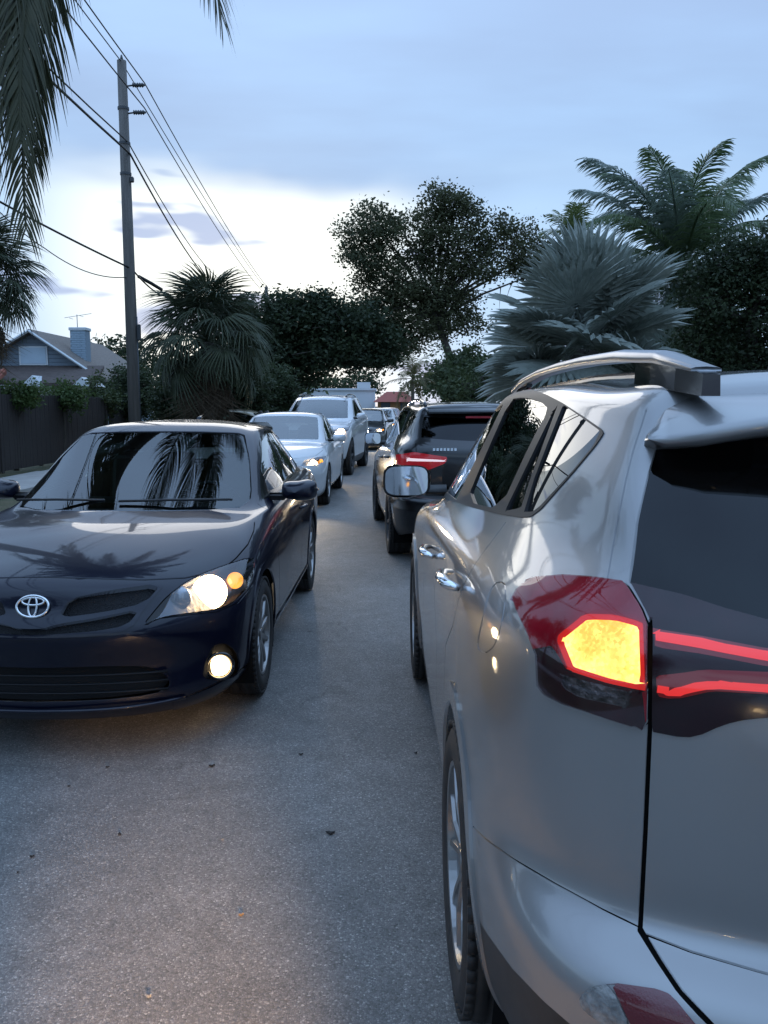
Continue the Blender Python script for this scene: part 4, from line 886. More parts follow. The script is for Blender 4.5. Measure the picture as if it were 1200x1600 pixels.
def plain_sedan(label, pose, P, group, nsub=7, lit=True, cat='car'):
    c = Car(scaled(sedan_cols(), 1.0, 1.02, 1.0), pose, nsub)
    root = empty('sedan', (pose[0], pose[1], 0), pose[2]); tag(root, label, cat, group)
    sy = 1.02
    for y in (0, -2.6): c.reg('hole', 'yz', None, None, 0., fn=arch_fn(y * sy, .325, .362), mask=lambda P_: P_[:, 0] < -.5)
    sedan_side(c)
    c.reg('windshield', 'uw', [(-1,8.12),(3.9,8.16),(4.05,9.85),(-1,9.9)])
    c.reg('rearwin', 'uw', [(13,8.15),(9.5,8.2),(9.3,9.9),(13,9.9)])
    c.reg('lamp', 'uw', [(1.75,4.0),(3.0,4.2),(4.0,5.05),(3.0,5.1),(2.1,4.8)])
    c.reg('grille', 'uw', [(-1,3.5),(1.25,3.6),(1.55,4.55),(-1,4.6)]); c.reg('intake', 'uw', [(-1,1.3),(1.7,1.4),(2.0,2.1),(1.6,2.6),(-1,2.6)])
    c.reg('gap', 'uw', [(0,5.0),(1.6,5.0),(2.9,5.3),(4.0,6.2),(4.3,7.8)], -.02, .02, line=True)
    c.reg('taillamp', 'uw', [(9.6,4.2),(10.6,4.1),(11.2,4.4),(11.1,5.4),(9.7,5.6)])
    G = glass('sedan_glass')
    for n_, o_, m_, kw in [('body', 'body', P, {}), ('dlo', 'window_trim', GLOSSB, dict(both=True)), ('gap', 'panel_gap', GAP, dict(off=-.006, hem=0)), ('g_front', 'front_door_window', G, dict(off=-.003, both=True, fit='x')), ('g_rear', 'rear_door_window', G, dict(off=-.003, both=True, fit='x')),
            ('g_vent', 'rear_vent_window', G, dict(off=-.003, both=True, fit='x')), ('windshield', 'windshield', G, dict(off=-.003, fit='y')), ('rearwin', 'rear_window', G, dict(off=-.003, fit='y')), ('grille', 'grille', BLACK, dict(off=-.025, hem=0)), ('intake', 'lower_intake', BLACK, dict(off=-.025, hem=0)), ('taillamp', 'tail_lamp', REDLENS, dict(off=.004, both=True))]:
        c.part(n_, o_, m_, root, **kw)
    fd = c.part('front_door', 'front_door', P, root, both=True); rd = c.part('rear_door', 'rear_door', P, root, both=True)
    lm = c.part('lamp', 'head_lamp', REFLECTOR, root, off=-.03, hem=-.03, both=True)
    for k, o in enumerate(c.part('lamp', 'lamp_lens', CLEAR, root, off=.003, hem=0, both=True)): o.parent = lm[k]
    for k, sx in enumerate((-1, 1)):
        p = (sx * .67, .58, .685); MB().ellipsoid(p, (.07, .05, .06), 16, 10).build('low_beam', HEADLIT if lit else REFLECTOR, lm[k], True)
        MB().ellipsoid((sx * .775, .40, .71), (.035, .05, .04), 12, 8).build('turn_signal', AMBERLIT, lm[k], True)
        if lit: lamp_light(root, (p[0], p[1] + .22, p[2]), 70, (p[0], 8, 0))
    handle(root, (.885, -1.62 * sy, .84), None, P, .2, parent=fd); handle(root, (.885, -2.5 * sy, .87), None, P, .2, parent=rd)
    for z in (.60, .66): MB().tube([(x, .93 - .3 * abs(x) ** 2.2, z) for x in np.linspace(-.36, .36, 9)], .01, 6).build('grille_bar', CHROME, root, True)
    add_wheels(root, 'plain_sedan', .325, .215, .205, 'five', (0, -2.6 * sy), .762)
    liners(root, (0, -2.6 * sy), .325, .37); pan(root, -3.2, .7, .6, .18, .5)
    MB().box((0, -1.6, .46), (1.5, 2.5, .36), bev=.1).build('cabin_floor', WINE, root)
    cabin(root, [(-1.55, (-.36, .36)), (-2.45, (-.38, .38))], .52, .68, -.48, 1.0, CABIN)
    mirror_part(root, (.965, -.86, 1.035), (.225, .13, .135), P, back=-1)
    return root
def recolour(root, a, b):
    for o in root.children_recursive:
        if o.type == 'MESH':
            for sl_ in o.material_slots:
                if sl_.material == a: sl_.link = 'OBJECT'; sl_.material = b
WHITE = _M['white_paint']
wsed = plain_sedan('white sedan between the navy sedan and the tall white SUV', (-1.745, 13.45, math.pi - .025), WHITE, 'cars queuing in the oncoming lane')
def place(src, x, y, rz, label, group, P=None):
    c = copy_tree(src); c.location = (x, y, 0); c.rotation_euler = (0, 0, rz); c['label'] = label; c['group'] = group
    if P: bpy.context.view_layer.update(); recolour(c, WHITE, P)
    return c
place(wsed, -.78, 30.5, math.pi - .08, 'dark grey sedan with glowing headlamps in the gap beyond the white SUV', 'cars queuing in the oncoming lane', paint('grey_paint', (.03, .032, .035), .4, .35, .05))
place(wsed, -.30, 39.5, math.pi - .08, 'pale far sedan seen over the dark grey sedan', 'cars queuing in the oncoming lane')
place(wsed, .10, 47.5, math.pi - .08, 'farthest sedan of the oncoming queue, dark red', 'cars queuing in the oncoming lane', paint('red_paint', (.12, .01, .012), .2, .35, .05))
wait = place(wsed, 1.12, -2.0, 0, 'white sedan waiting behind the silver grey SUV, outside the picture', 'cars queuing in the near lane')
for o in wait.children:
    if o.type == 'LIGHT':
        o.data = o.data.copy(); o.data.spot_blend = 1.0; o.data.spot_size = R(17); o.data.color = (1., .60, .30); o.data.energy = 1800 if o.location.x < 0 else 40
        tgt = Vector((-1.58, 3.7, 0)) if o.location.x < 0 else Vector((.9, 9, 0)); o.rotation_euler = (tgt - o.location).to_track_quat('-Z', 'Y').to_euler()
pk = place(wsed, -6.4, 25.6, 1.45, 'beige sedan parked across the verge under the fan palm', None or 'parked cars', paint('beige_paint', (.42, .36, .24), .2, .4, .1))
for o in pk.children_recursive:
    if o.type == 'LIGHT': bpy.data.objects.remove(o)

# ------------------------------------------------------------------ ground, road, verge
def at(px, py, Y):
    """world point at depth Y along the ray through photo pixel (px, py)"""
    b = (800 - py) / CAM_F; c, s = math.cos(PITCH), math.sin(PITCH); k = Y / (c + b * s)
    return Vector(((px - 600) / CAM_F * k, Y, CAM_H + (b * c - s) * k))
def bend(y): return .07 * max(0., y - 18)
def asphalt():
    m = bpy.data.materials.new('asphalt'); m.use_nodes = True; nt = m.node_tree; b = nt.nodes['Principled BSDF']; N = nt.nodes.new; L = nt.links.new
    tc = N('ShaderNodeTexCoord')
    def noise(sc, det=4, r=.6):
        n = N('ShaderNodeTexNoise'); n.inputs['Scale'].default_value = sc; n.inputs['Detail'].default_value = det; n.inputs['Roughness'].default_value = r; L(tc.outputs['Object'], n.inputs[0]); return n.outputs[0]
    def ramp(v, stops):
        r = N('ShaderNodeValToRGB'); L(v, r.inputs[0]); e = r.color_ramp.elements
        while len(e) < len(stops): e.new(.5)
        for i, (p, c) in enumerate(stops): e[i].position = p; e[i].color = (*c, 1)
        return r.outputs[0]
    v = N('ShaderNodeTexVoronoi'); v.inputs['Scale'].default_value = 150; L(tc.outputs['Object'], v.inputs['Vector'])
    sp = N('ShaderNodeSeparateColor'); L(v.outputs['Color'], sp.inputs[0])
    stone = ramp(sp.outputs[0], [(0, (.12, .115, .108)), (.35, (.205, .197, .185)), (.7, (.255, .245, .23)), (.9, (.315, .302, .28)), (1, (.46, .44, .405))])
    v2 = N('ShaderNodeTexVoronoi'); v2.feature = 'DISTANCE_TO_EDGE'; v2.inputs['Scale'].default_value = 150; L(tc.outputs['Object'], v2.inputs['Vector'])
    binder = N('ShaderNodeMapRange'); binder.inputs[1].default_value = .02; binder.inputs[2].default_value = .16; L(v2.outputs['Distance'], binder.inputs[0])
    m1 = N('ShaderNodeMix'); m1.data_type = 'RGBA'; m1.inputs[6].default_value = (.145, .14, .133, 1); L(stone, m1.inputs[7]); L(binder.outputs[0], m1.inputs[0])
    big = N('ShaderNodeMapRange'); big.inputs[1].default_value = .3; big.inputs[2].default_value = .7; big.inputs[3].default_value = .72; big.inputs[4].default_value = 1.22; L(noise(.55, 5), big.inputs[0])
    mid = N('ShaderNodeMapRange'); mid.inputs[1].default_value = .3; mid.inputs[2].default_value = .7; mid.inputs[3].default_value = .86; mid.inputs[4].default_value = 1.12; L(noise(7, 4), mid.inputs[0])
    mu = N('ShaderNodeMath'); mu.operation = 'MULTIPLY'; L(big.outputs[0], mu.inputs[0]); L(mid.outputs[0], mu.inputs[1])
    hsv = N('ShaderNodeHueSaturation'); L(mu.outputs[0], hsv.inputs['Value']); L(m1.outputs[2], hsv.inputs['Color'])
    # scattered dark drips and tar spots
    v3 = N('ShaderNodeTexVoronoi'); v3.inputs['Scale'].default_value = 2.6; L(tc.outputs['Object'], v3.inputs['Vector'])
    nz = N('ShaderNodeMath'); nz.operation = 'MULTIPLY_ADD'; L(noise(30, 2), nz.inputs[0]); nz.inputs[1].default_value = .05; L(v3.outputs['Distance'], nz.inputs[2])
    sp3 = N('ShaderNodeSeparateColor'); L(v3.outputs['Color'], sp3.inputs[0])
    th = N('ShaderNodeMapRange'); th.inputs[1].default_value = .5; th.inputs[2].default_value = 1.0; th.inputs[3].default_value = .02; th.inputs[4].default_value = .085; L(sp3.outputs[1], th.inputs[0])
    lt = N('ShaderNodeMath'); lt.operation = 'LESS_THAN'; L(nz.outputs[0], lt.inputs[0]); L(th.outputs[0], lt.inputs[1])
    lm = N('ShaderNodeMath'); lm.operation = 'MULTIPLY'; L(lt.outputs[0], lm.inputs[0]); lm.inputs[1].default_value = .6
    m2 = N('ShaderNodeMix'); m2.data_type = 'RGBA'; L(lm.outputs[0], m2.inputs[0]); L(hsv.outputs[0], m2.inputs[6]); m2.inputs[7].default_value = (.035, .033, .032, 1)
    wp = N('ShaderNodeVectorMath'); wp.operation = 'MULTIPLY_ADD'; nv = N('ShaderNodeTexNoise'); nv.inputs['Scale'].default_value = 2.2; nv.inputs['Detail'].default_value = 6; L(tc.outputs['Object'], nv.inputs[0])
    L(nv.outputs['Color'], wp.inputs[0]); wp.inputs[1].default_value = (.9, .9, .9); L(tc.outputs['Object'], wp.inputs[2])
    v4 = N('ShaderNodeTexVoronoi'); v4.feature = 'DISTANCE_TO_EDGE'; v4.inputs['Scale'].default_value = .42; L(wp.outputs[0], v4.inputs['Vector'])
    ck = N('ShaderNodeMapRange'); ck.inputs[1].default_value = .0015; ck.inputs[2].default_value = .006; ck.inputs[3].default_value = .45; ck.inputs[4].default_value = 0.; L(v4.outputs['Distance'], ck.inputs[0])
    pt = N('ShaderNodeMapRange'); pt.inputs[1].default_value = .48; pt.inputs[2].default_value = .6; L(noise(.8, 3), pt.inputs[0]); cm = N('ShaderNodeMath'); cm.operation = 'MULTIPLY'; L(ck.outputs[0], cm.inputs[0]); L(pt.outputs[0], cm.inputs[1])
    m3 = N('ShaderNodeMix'); m3.data_type = 'RGBA'; L(cm.outputs[0], m3.inputs[0]); L(m2.outputs[2], m3.inputs[6]); m3.inputs[7].default_value = (.05, .048, .046, 1); m2 = m3
    L(m2.outputs[2], b.inputs['Base Color'])
    rr = N('ShaderNodeMapRange'); rr.inputs[3].default_value = .55; rr.inputs[4].default_value = .8; L(sp.outputs[1], rr.inputs[0]); L(rr.outputs[0], b.inputs['Roughness'])
    bp = N('ShaderNodeBump'); bp.inputs['Strength'].default_value = .5; bp.inputs['Distance'].default_value = .005
    L(binder.outputs[0], bp.inputs['Height']); L(bp.outputs[0], b.inputs['Normal'])
    return m
def strip(name, f0, f1, z, m, y0=-45., y1=170., n=44):
    V = []; F = []
    for i in range(n + 1):
        y = y0 + (y1 - y0) * i / n; V += [(f0(y), y, z), (f1(y), y, z)]
        if i: F.append((2 * i - 2, 2 * i - 1, 2 * i + 1, 2 * i))
    return tag(link(name, mesh(name, V, F, m, False)), kind='structure')
GRASS = mat('verge_grass', (.045, .06, .025), .95, noise=(1.4, (.12, .10, .055), .8), bump=(25, 1., .05))
CONC = mat('concrete_walk', (.36, .35, .33), .85, noise=(3, (.26, .25, .235), .7), bump=(60, .3, .004))
g = MB().add([(-900, -300, -.012), (900, -300, -.012), (900, 1600, -.012), (-900, 1600, -.012)], [(0, 1, 2, 3)]).build('ground', GRASS); tag(g, kind='structure')
strip('road', lambda y: -3.75 + bend(y), lambda y: 3.35 + bend(y), 0.0, asphalt())
for i in range(26):      # footway slabs on the left, with their joints
    if i == 0: walk = tag(empty('pavement', (0, 0, 0)), kind='structure')
    y = -4 + i * 1.8
    if bend(y) > .5: break
    MB().box((-7.3 + bend(y), y + .9, .03), (1.5, 1.785, .08), bev=.008).build('slab', CONC, walk)
ml = bpy.data.materials; 
# litter on the road: fallen leaves, bits of bark
def leaf_litter(px, py, size, col, rz, label):
    p = at(px, py, 5.0); d = p - Vector((0, 0, CAM_H)); k = -CAM_H / d.z; q = Vector((0, 0, CAM_H)) + d * k
    n = 9; V = [(0, 0, .006)]; F = []
    for i in range(n):
        a = 2 * math.pi * i / n; r = size * .62 * (.75 + .25 * math.sin(3 * a + rz)); V.append((r * math.cos(a), r * .55 * math.sin(a), .004 + .003 * math.sin(2 * a + rz) ** 2))
    V = V + [(x, y, z - .003) for x, y, z in V]
    F = [(0, 1 + i, 1 + (i + 1) % n) for i in range(n)] + [(n + 1, n + 2 + (i + 1) % n, n + 2 + i) for i in range(n)]
    o = link('fallen_leaf', mesh('fallen_leaf', V, F, mat('litter_%s' % col[0], col[1], .9, noise=(90, tuple(c * .5 for c in col[1]), .6)), False), None, (q.x, q.y, .002), (0, 0, rz)); tag(o, label, 'leaf', 'litter on the road')
DK = ('dark', (.025, .022, .02)); TN = ('tan', (.34, .20, .08)); PL = ('pale', (.35, .31, .25))
for a in [(377,1432,.017,TN,.4,'small tan leaf on the asphalt in the foreground'), (348,1314,.012,PL,1.,'pale speck of leaf beyond the tan leaf'), (232,1560,.014,PL,.1,'pale leaf scrap at the bottom edge of the road'),
          (168,1200,.018,DK,.3,'dark leaf on the road in front of the navy sedan bumper'), (108,1230,.013,DK,.7,'dark crumb left of the leaf before the navy sedan'), (50,1340,.018,DK,.2,'dark leaf at the left edge of the road'),
          (187,1305,.020,DK,2.,'curled dark leaf halfway to the navy sedan'), (516,1303,.036,DK,-.15,'thin dark twig on the road near the silver grey SUV'), (470,1180,.022,DK,.1,'dark fleck beside the navy sedan front wheel'), (650,1178,.020,DK,.9,'dark fleck near the silver grey SUV flank'),
          (331,1198,.03,DK,.4,'dark smear of leaf under the navy sedan corner'), (28,1365,.010,DK,.4,'tiny dark crumb at the left edge of the road')]: leaf_litter(*a)

# ------------------------------------------------------------------ fence, house, far buildings
def fence():
    root = empty('board_fence', (-8.95, 14.6, 0)); tag(root, 'tall dark brown board fence along the left footway', 'fence')
    WOOD = mat('dark_fence_wood', (.030, .024, .022), .8, noise=(4, (.055, .045, .04), .8, (6, 6, .4)), bump=(18, .6, .01, (8, 8, .5)))
    rnd = random.Random(3); meshes = []
    for k in range(5):
        h = 1.80 + rnd.uniform(-.012, .012); meshes.append(MB().box((0, 0, h / 2 + .04), (.022, .138, h), bev=.004).me('board', WOOD))
    n = 88
    for i in range(n): link('board', meshes[rnd.randrange(5)], root, (rnd.uniform(-.004, .004), i * .1455, 0), (0, 0, rnd.uniform(-.02, .02)))
    for z in (.35, 1.0, 1.62): MB().box((-.035, n * .1455 / 2 - .07, z), (.045, n * .1455, .09)).build('rail', WOOD, root)
    post = MB().box((-.10, 0, .95), (.09, .09, 1.9), bev=.006).me('post', WOOD)
    for i in range(6): link('post', post, root, (0, i * 2.5, 0))
    capm = MB().box((.03, 0, 1.0), (.04, .11, 2.0), bev=.006).me('fence_post_cap', WOOD)
    for i in (2, 5): link('cover_post', capm, root, (0, i * 2.5, 0))
    g = empty('yard_gate', (-8.95, 27.5, 0)); tag(g, 'dark yard gate at the far end of the board fence', 'gate')
    GW = mat('gate_wood', (.018, .015, .015), .8, noise=(5, (.035, .03, .028), .7, (6, 6, .5)))
    gm = MB().box((0, 0, .85), (.022, .135, 1.62), bev=.004).me('board', GW)
    for i in range(16): link('board', gm, g, (.02 * i * 0, i * .142, 0))
    for z in (.3, 1.45): MB().box((-.03, 1.1, z), (.04, 2.3, .1)).build('rail', GW, g)
fence()
def house():
    root = empty('house', (-15.6, 38, 0)); tag(root, 'blue grey gabled house with a brick chimney behind the fence', 'house')
    SID = mat('siding', (.20, .245, .29), .8, noise=(2, (.17, .21, .25), .6)); ROOF = mat('roof_shingle', (.135, .115, .10), .9, noise=(6, (.20, .175, .155), .8, (1, 1, 4)), bump=(30, .5, .02))
    BROWN = mat('porch_roof', (.065, .048, .042), .9, noise=(5, (.10, .075, .065), .8), bump=(26, .5, .02)); TRIM = mat('white_trim', (.62, .65, .66), .6, noise=(4, (.5, .53, .55), .5))
    # local: gable faces -y, apex at x = 0
    z1, zl, zr, xl, xr, D = 4.82, 2.75, 2.95, -3.6, 2.75, 9.
    MB().add([(xl, 0, 0), (xr, 0, 0), (xr, 0, zr), (0, 0, z1), (xl, 0, zl), (xl, D, 0), (xr, D, 0), (xr, D, zr), (0, D, z1), (xl, D, zl)],
             [(0, 1, 2, 3, 4), (9, 8, 7, 6, 5), (1, 6, 7, 2), (5, 0, 4, 9)]).build('wall', SID, root)
    for i in range(11):     # lap boards of the gable that can be told apart
        z = 2.9 + i * .17; w0 = max(xl, -(z1 - z - .1) * 3.6 / (z1 - zl)); w1 = min(xr, (z1 - z - .1) * 2.75 / (z1 - zr))
        if w1 - w0 > .3: MB().box(((w0 + w1) / 2, -.02, z), (w1 - w0, .035, .145), M=Matrix.Rotation(R(8), 3, 'X')).build('siding_board', SID, root)
    def slope(xe, ze, name):
        t = .12; ox = math.copysign(.45, xe); k = (z1 - ze) / abs(xe); V = []
        for y in (-.5, D + .3): V += [(0, y, z1 + .10), (xe + ox, y, ze - abs(ox) * k + .10), (xe + ox, y, ze - abs(ox) * k + .10 - t), (0, y, z1 + .10 - t)]
        return MB().add(V, [(0, 1, 5, 4), (1, 2, 6, 5), (3, 7, 6, 2), (0, 3, 2, 1), (4, 5, 6, 7)]).build(name, ROOF, root)
    r1 = slope(xr, zr, 'roof'); slope(xl, zl, 'roof')
    for xe, ze in ((xr, zr), (xl, zl)):
        MB().tube([(0, -.52, z1 + .02), (xe * 1.12, -.52, ze + (ze - z1) * .12 + .02)], .06, 4).build('barge_board', TRIM, root)
    MB().box((-.02, -.06, 3.78), (1.28, .06, .84), bev=.01).build('window_frame', TRIM, root)
    w = MB().box((-.02, -.095, 3.78), (1.12, .02, .70)).build('window', mat('pale_pane', (.42, .52, .60), .25, noise=(2, (.36, .45, .53), .6)), root)
    ch = empty('chimney', (1.58, 1.4, 0)); ch.parent = root
    CB = mat('painted_brick', (.34, .43, .50), .85, noise=(9, (.27, .35, .42), .7)); MB().box((0, 0, 2.5), (.70, .62, 5.0)).build('stack', mat('chimney_mortar', (.24, .30, .35), .9), ch)
    bm = MB().box((0, 0, 0), (.225, .02, .085), bev=.006).me('brick', CB)
    for r in range(17):
        for k in range(3):
            x = -.235 + k * .235 + (.06 if r % 2 else -.02)
            link('brick', bm, ch, (x if abs(x) < .24 else math.copysign(.235, x), -.318, 3.38 + r * .10))
    MB().box((0, 0, 5.06), (.80, .72, .14), bev=.02).build('chimney_cap', TRIM, ch)
    V = [(-6.5, -.02, 3.35), (3.1, -.02, 3.35), (3.5, -2.6, 2.52), (-6.5, -2.6, 2.52)]
    MB().add(V + [(x, y, z - .14) for x, y, z in V], [(0, 3, 2, 1), (4, 5, 6, 7), (3, 7, 6, 2), (1, 2, 6, 5), (0, 4, 7, 3)]).build('porch_roof', BROWN, root)
    MB().box((-1.5, -2.3, 1.2), (9.2, .2, 2.4)).build('porch_wall', mat('porch_wall', (.42, .41, .38), .8, noise=(2, (.33, .32, .3), .6)), root)
    for x, s_ in ((.95, .50), (3.0, .42)):
        p = MB().add([(x - s_, -2.68, 2.38), (x + s_, -2.68, 2.38), (x, -2.68, 2.38 + s_ * .9), (x - s_, -.9, 2.38), (x + s_, -.9, 2.38), (x, -.9, 2.38 + s_ * .9)], [(0, 1, 2), (3, 5, 4), (0, 2, 5, 3), (1, 4, 5, 2), (0, 3, 4, 1)]); p.build('small_gable', TRIM, root)
    MB().tube([(.9, 3, 4.5), (.9, 3, 5.9)], .02, 6).tube([(.3, 3, 5.75), (1.6, 3, 5.95)], .012, 5).tube([(.6, 2.8, 5.72), (.6, 3.3, 5.72)], .01, 5).tube([(1.1, 2.7, 5.83), (1.1, 3.3, 5.83)], .01, 5).build('aerial', mat('aerial_metal', (.3, .3, .3), .4, metal=.8), root)
    r = empty('tile_roof_house', (-18.6, 34, 0)); tag(r, 'low house with an orange tile roof at the left edge', 'house')
    MB().box((0, 2, 1.2), (7, 4, 2.4)).build('wall', TRIM, r)
    TILE = mat('orange_tile', (.33, .10, .06), .8, noise=(8, (.22, .07, .045), .8)); MB().add([(-3.8, -.4, 2.45), (3.15, -.4, 2.45), (2.6, 2, 3.1), (-3.8, 2, 3.1), (-3.8, -.4, 2.33), (3.15, -.4, 2.33), (2.6, 2, 2.9), (-3.8, 2, 2.9)], [(0, 1, 2, 3), (4, 7, 6, 5), (0, 4, 5, 1), (1, 5, 6, 2)]).build('roof', TILE, r)
    for k in range(9): MB().tube([(3.0 - k * .3, -.42, 2.47), (2.5 - k * .3, 2, 3.12)], .05, 6).build('tile_row', TILE, r)
house()
def far_buildings():
    r = empty('white_building', (0, 82, 0)); tag(r, 'long low white building closing the far end of the street', 'building')
    W = mat('white_render', (.66, .69, .72), .8, noise=(.8, (.58, .61, .64), .6)); a = at(455, 610, 82); b = at(585, 610, 82)
    MB().box(((a.x + b.x) / 2, 4, a.z / 2), (b.x - a.x, 8, a.z)).build('wall', W, r)
    MB().box(((a.x + b.x) / 2, 4, a.z + .1), (b.x - a.x + .3, 8.3, .2)).build('parapet', W, r)
    MB().box((b.x - 1.1, 3, a.z + .5), (1.3, 1.2, .7)).build('roof_unit', mat('unit', (.5, .5, .5), .6), r)
    for k in range(3): MB().box((a.x + 1.5 + k * 2.2, -.03, 1.5), (1.1, .06, 1.2)).build('window', mat('far_pane', (.06, .08, .10), .15), r)
    r = empty('red_roof_building', (0, 74, 0)); tag(r, 'ochre building with a red tile roof behind the small palm', 'building')
    a = at(590, 628, 74); b = at(645, 640, 74)
    MB().box(((a.x + b.x) / 2, 4, a.z / 2), (b.x - a.x, 7, a.z)).build('wall', mat('ochre_wall', (.45, .24, .10), .85, noise=(1, (.38, .2, .09), .6)), r)
    z = a.z; x0, x1 = a.x - .4, b.x + .4; MB().add([(x0, -.2, z), (x1, -.2, z), (x1 - 1.0, 4, z + .95), (x0 + 1.2, 4, z + .95), (x0, 8, z), (x1, 8, z)], [(0, 1, 2, 3), (0, 3, 4), (1, 5, 2), (5, 4, 3, 2)]).build('roof', mat('red_tile', (.30, .055, .035), .8, noise=(3, (.2, .04, .03), .7)), r)
    for k in range(3): MB().box((a.x + .7 + k * 1.7, .46, 1.3), (.8, .1, 1.1)).build('window', mat('far_pane'), r)
far_buildings()

# ------------------------------------------------------------------ poles and wires
POLEW = mat('weathered_pole', (.17, .155, .14), .85, noise=(3, (.10, .09, .08), .8, (5, 5, .3)), bump=(12, .7, .02, (6, 6, .4)))
STEEL = mat('line_hardware', (.08, .085, .09), .5, metal=.6)
WIRE = mat('wire_black', (.012, .012, .013), .6)
def pole(x, y, h, label, r0=.17, r1=.115):
    o = empty('utility_pole', (x, y, 0)); tag(o, label, 'utility pole', 'utility poles')
    MB().tube([(0, 0, -.2), (0, 0, h * .5), (0, 0, h)], [r0, (r0 + r1) / 2, r1], 16).build('shaft', POLEW, o, True)
    for z in (h - .62, h - 1.28):
        ins = MB().tube([(.08, -.02, z), (.30, -.02, z + .03)], .022, 8)
        a = ins.build('insulator_arm', STEEL, o, True)
        b = MB()
        b.lathe([(-.16, 0), (-.16, .035)] + [v for k in range(5) for v in ((-.15 + k * .06, .062), (-.12 + k * .06, .035))] + [(.16, .02), (.16, 0)], 14, 'x', (.42, -.02, z + .03)); b.build('insulator', STEEL, a, True)
    MB().tube([(0, 0, h), (0, 0, h + .14)], [.05, .02], 8).build('pin', STEEL, o, True)
    for z in (h - 1.15, h - 2.0, h - 2.75):
        MB().lathe([(-.03, r1 + .03), (.03, r1 + .03)], 16, 'z', (0, 0, z)).build('band', STEEL, o, True)
    MB().box((r1 + .05, -.05, h - 2.9), (.10, .10, .14), bev=.02).build('bracket', STEEL, o)
    MB().box((r1 + .09, -.06, h * .34), (.10, .10, .42), bev=.02).build('junction_box', STEEL, o)
    MB().tube([(r1 + .04, -.03, .2), (r1 + .035, -.03, h * .38)], .025, 8).build('conduit', STEEL, o, True)
    return o
T = at(190, 95, 22.5); PX, PZ = T.x, T.z
pole(PX, 22.5, PZ, 'tall weathered timber utility pole standing behind the navy sedan')
T2 = at(416, 448, 58.); pole(T2.x, 58., T2.z, 'far utility pole just showing above the dark trees')
def wire(pts, label, r=.011, sag=.0, name='power_line'):
    P = []
    for i in range(len(pts) - 1):
        a, b = Vector(pts[i]), Vector(pts[i + 1]); n = 14
        for k in range(n + (i == len(pts) - 2)):
            t = k / n; p = a.lerp(b, t); s = sag[i] if isinstance(sag, (list, tuple)) else sag; p.z -= s * 4 * t * (1 - t); P.append(p)
    o = MB().tube(P, r, 6).build(name, WIRE, None, True); tag(o, label, 'cable', 'overhead cables')
def back(px, py, Y=22.5, k=44.):      # the same attachment on the pole behind the viewer
    p = at(px, py, Y); return Vector((p.x + 1.6, p.y - k, p.z))
ia, ib = at(226, 130, 22.5), at(226, 169, 22.5); f1, f2, f3 = at(416, 447, 58), at(413, 449, 58), at(410, 455, 58)
wire([back(226, 130), ia, f1], 'uppermost power line passing the upper insulator of the tall pole', .016, [.5, .3])
wire([back(190, 97), at(190, 97, 22.5), f2], 'thin power line running over the tip of the tall pole', .014, [.5, .25])
wire([back(226, 169), ib, f3], 'power line passing the lower insulator of the tall pole', .016, [.55, .35])
wire([back(203, 240), at(203, 240, 22.5), at(345, 452, 58)], 'thick telephone cable clamped to the tall pole below the insulators', .028, [.7, .6], 'telephone_cable')
wire([back(200, 222), at(200, 222, 22.5), at(350, 440, 58)], 'thin cable just above the thick telephone cable', .018, [.8, .6], 'telephone_cable')
wire([at(-60, 282, 17.5), at(206, 420, 22.5), at(262, 464, 33)], 'thick service cable crossing from the left edge to the tall pole', .024, [.05, .15], 'service_cable')
wire([at(-40, 290, 18), at(70, 388, 21), at(208, 432, 22.5)], 'thin slack wire under the thick service cable at left', .012, [.1, .25], 'service_cable')
for t in (.35,): 
    p = at(235, 442, 26.5); o = MB().tube([p + Vector((-.18, -.6, .10)), p, p + Vector((.18, .6, -.12))], .055, 8).build('splice_case', WIRE, None, True); tag(o, 'black splice case hanging on the service cable right of the pole', 'splice case')

# ------------------------------------------------------------------ vegetation
def leafmat(name, c1, c2, scale=1.5, transl=.25, rough=.6):
    if name in _M: return _M[name]
    m = bpy.data.materials.new(name); m.use_nodes = True; nt = m.node_tree; b = nt.nodes['Principled BSDF']; N = nt.nodes.new; L = nt.links.new
    tc = N('ShaderNodeTexCoord'); n = N('ShaderNodeTexNoise'); n.inputs['Scale'].default_value = scale; n.inputs['Detail'].default_value = 4; L(tc.outputs['Object'], n.inputs[0])
    v = N('ShaderNodeTexVoronoi'); v.inputs['Scale'].default_value = scale * 6; L(tc.outputs['Object'], v.inputs['Vector']); sp = N('ShaderNodeSeparateColor'); L(v.outputs['Color'], sp.inputs[0])
    oi = N('ShaderNodeObjectInfo')
    a = N('ShaderNodeMath'); a.operation = 'MULTIPLY_ADD'; L(sp.outputs[0], a.inputs[0]); a.inputs[1].default_value = .35; L(n.outputs[0], a.inputs[2])
    a2 = N('ShaderNodeMath'); a2.operation = 'MULTIPLY_ADD'; L(oi.outputs['Random'], a2.inputs[0]); a2.inputs[1].default_value = .25; L(a.outputs[0], a2.inputs[2])
    mr = N('ShaderNodeMapRange'); mr.inputs[1].default_value = .4; mr.inputs[2].default_value = 1.05; L(a2.outputs[0], mr.inputs[0])
    mx = N('ShaderNodeMix'); mx.data_type = 'RGBA'; mx.inputs[6].default_value = (*c1, 1); mx.inputs[7].default_value = (*c2, 1); L(mr.outputs[0], mx.inputs[0])
    L(mx.outputs[2], b.inputs['Base Color']); b.inputs['Roughness'].default_value = rough; b.inputs['Specular IOR Level'].default_value = .35
    t = N('ShaderNodeBsdfTranslucent'); L(mx.outputs[2], t.inputs[0]); ms = N('ShaderNodeMixShader'); ms.inputs[0].default_value = transl
    o = nt.nodes['Material Output']; L(b.outputs[0], ms.inputs[1]); L(t.outputs[0], ms.inputs[2]); L(ms.outputs[0], o.inputs[0])
    _M[name] = m; return m
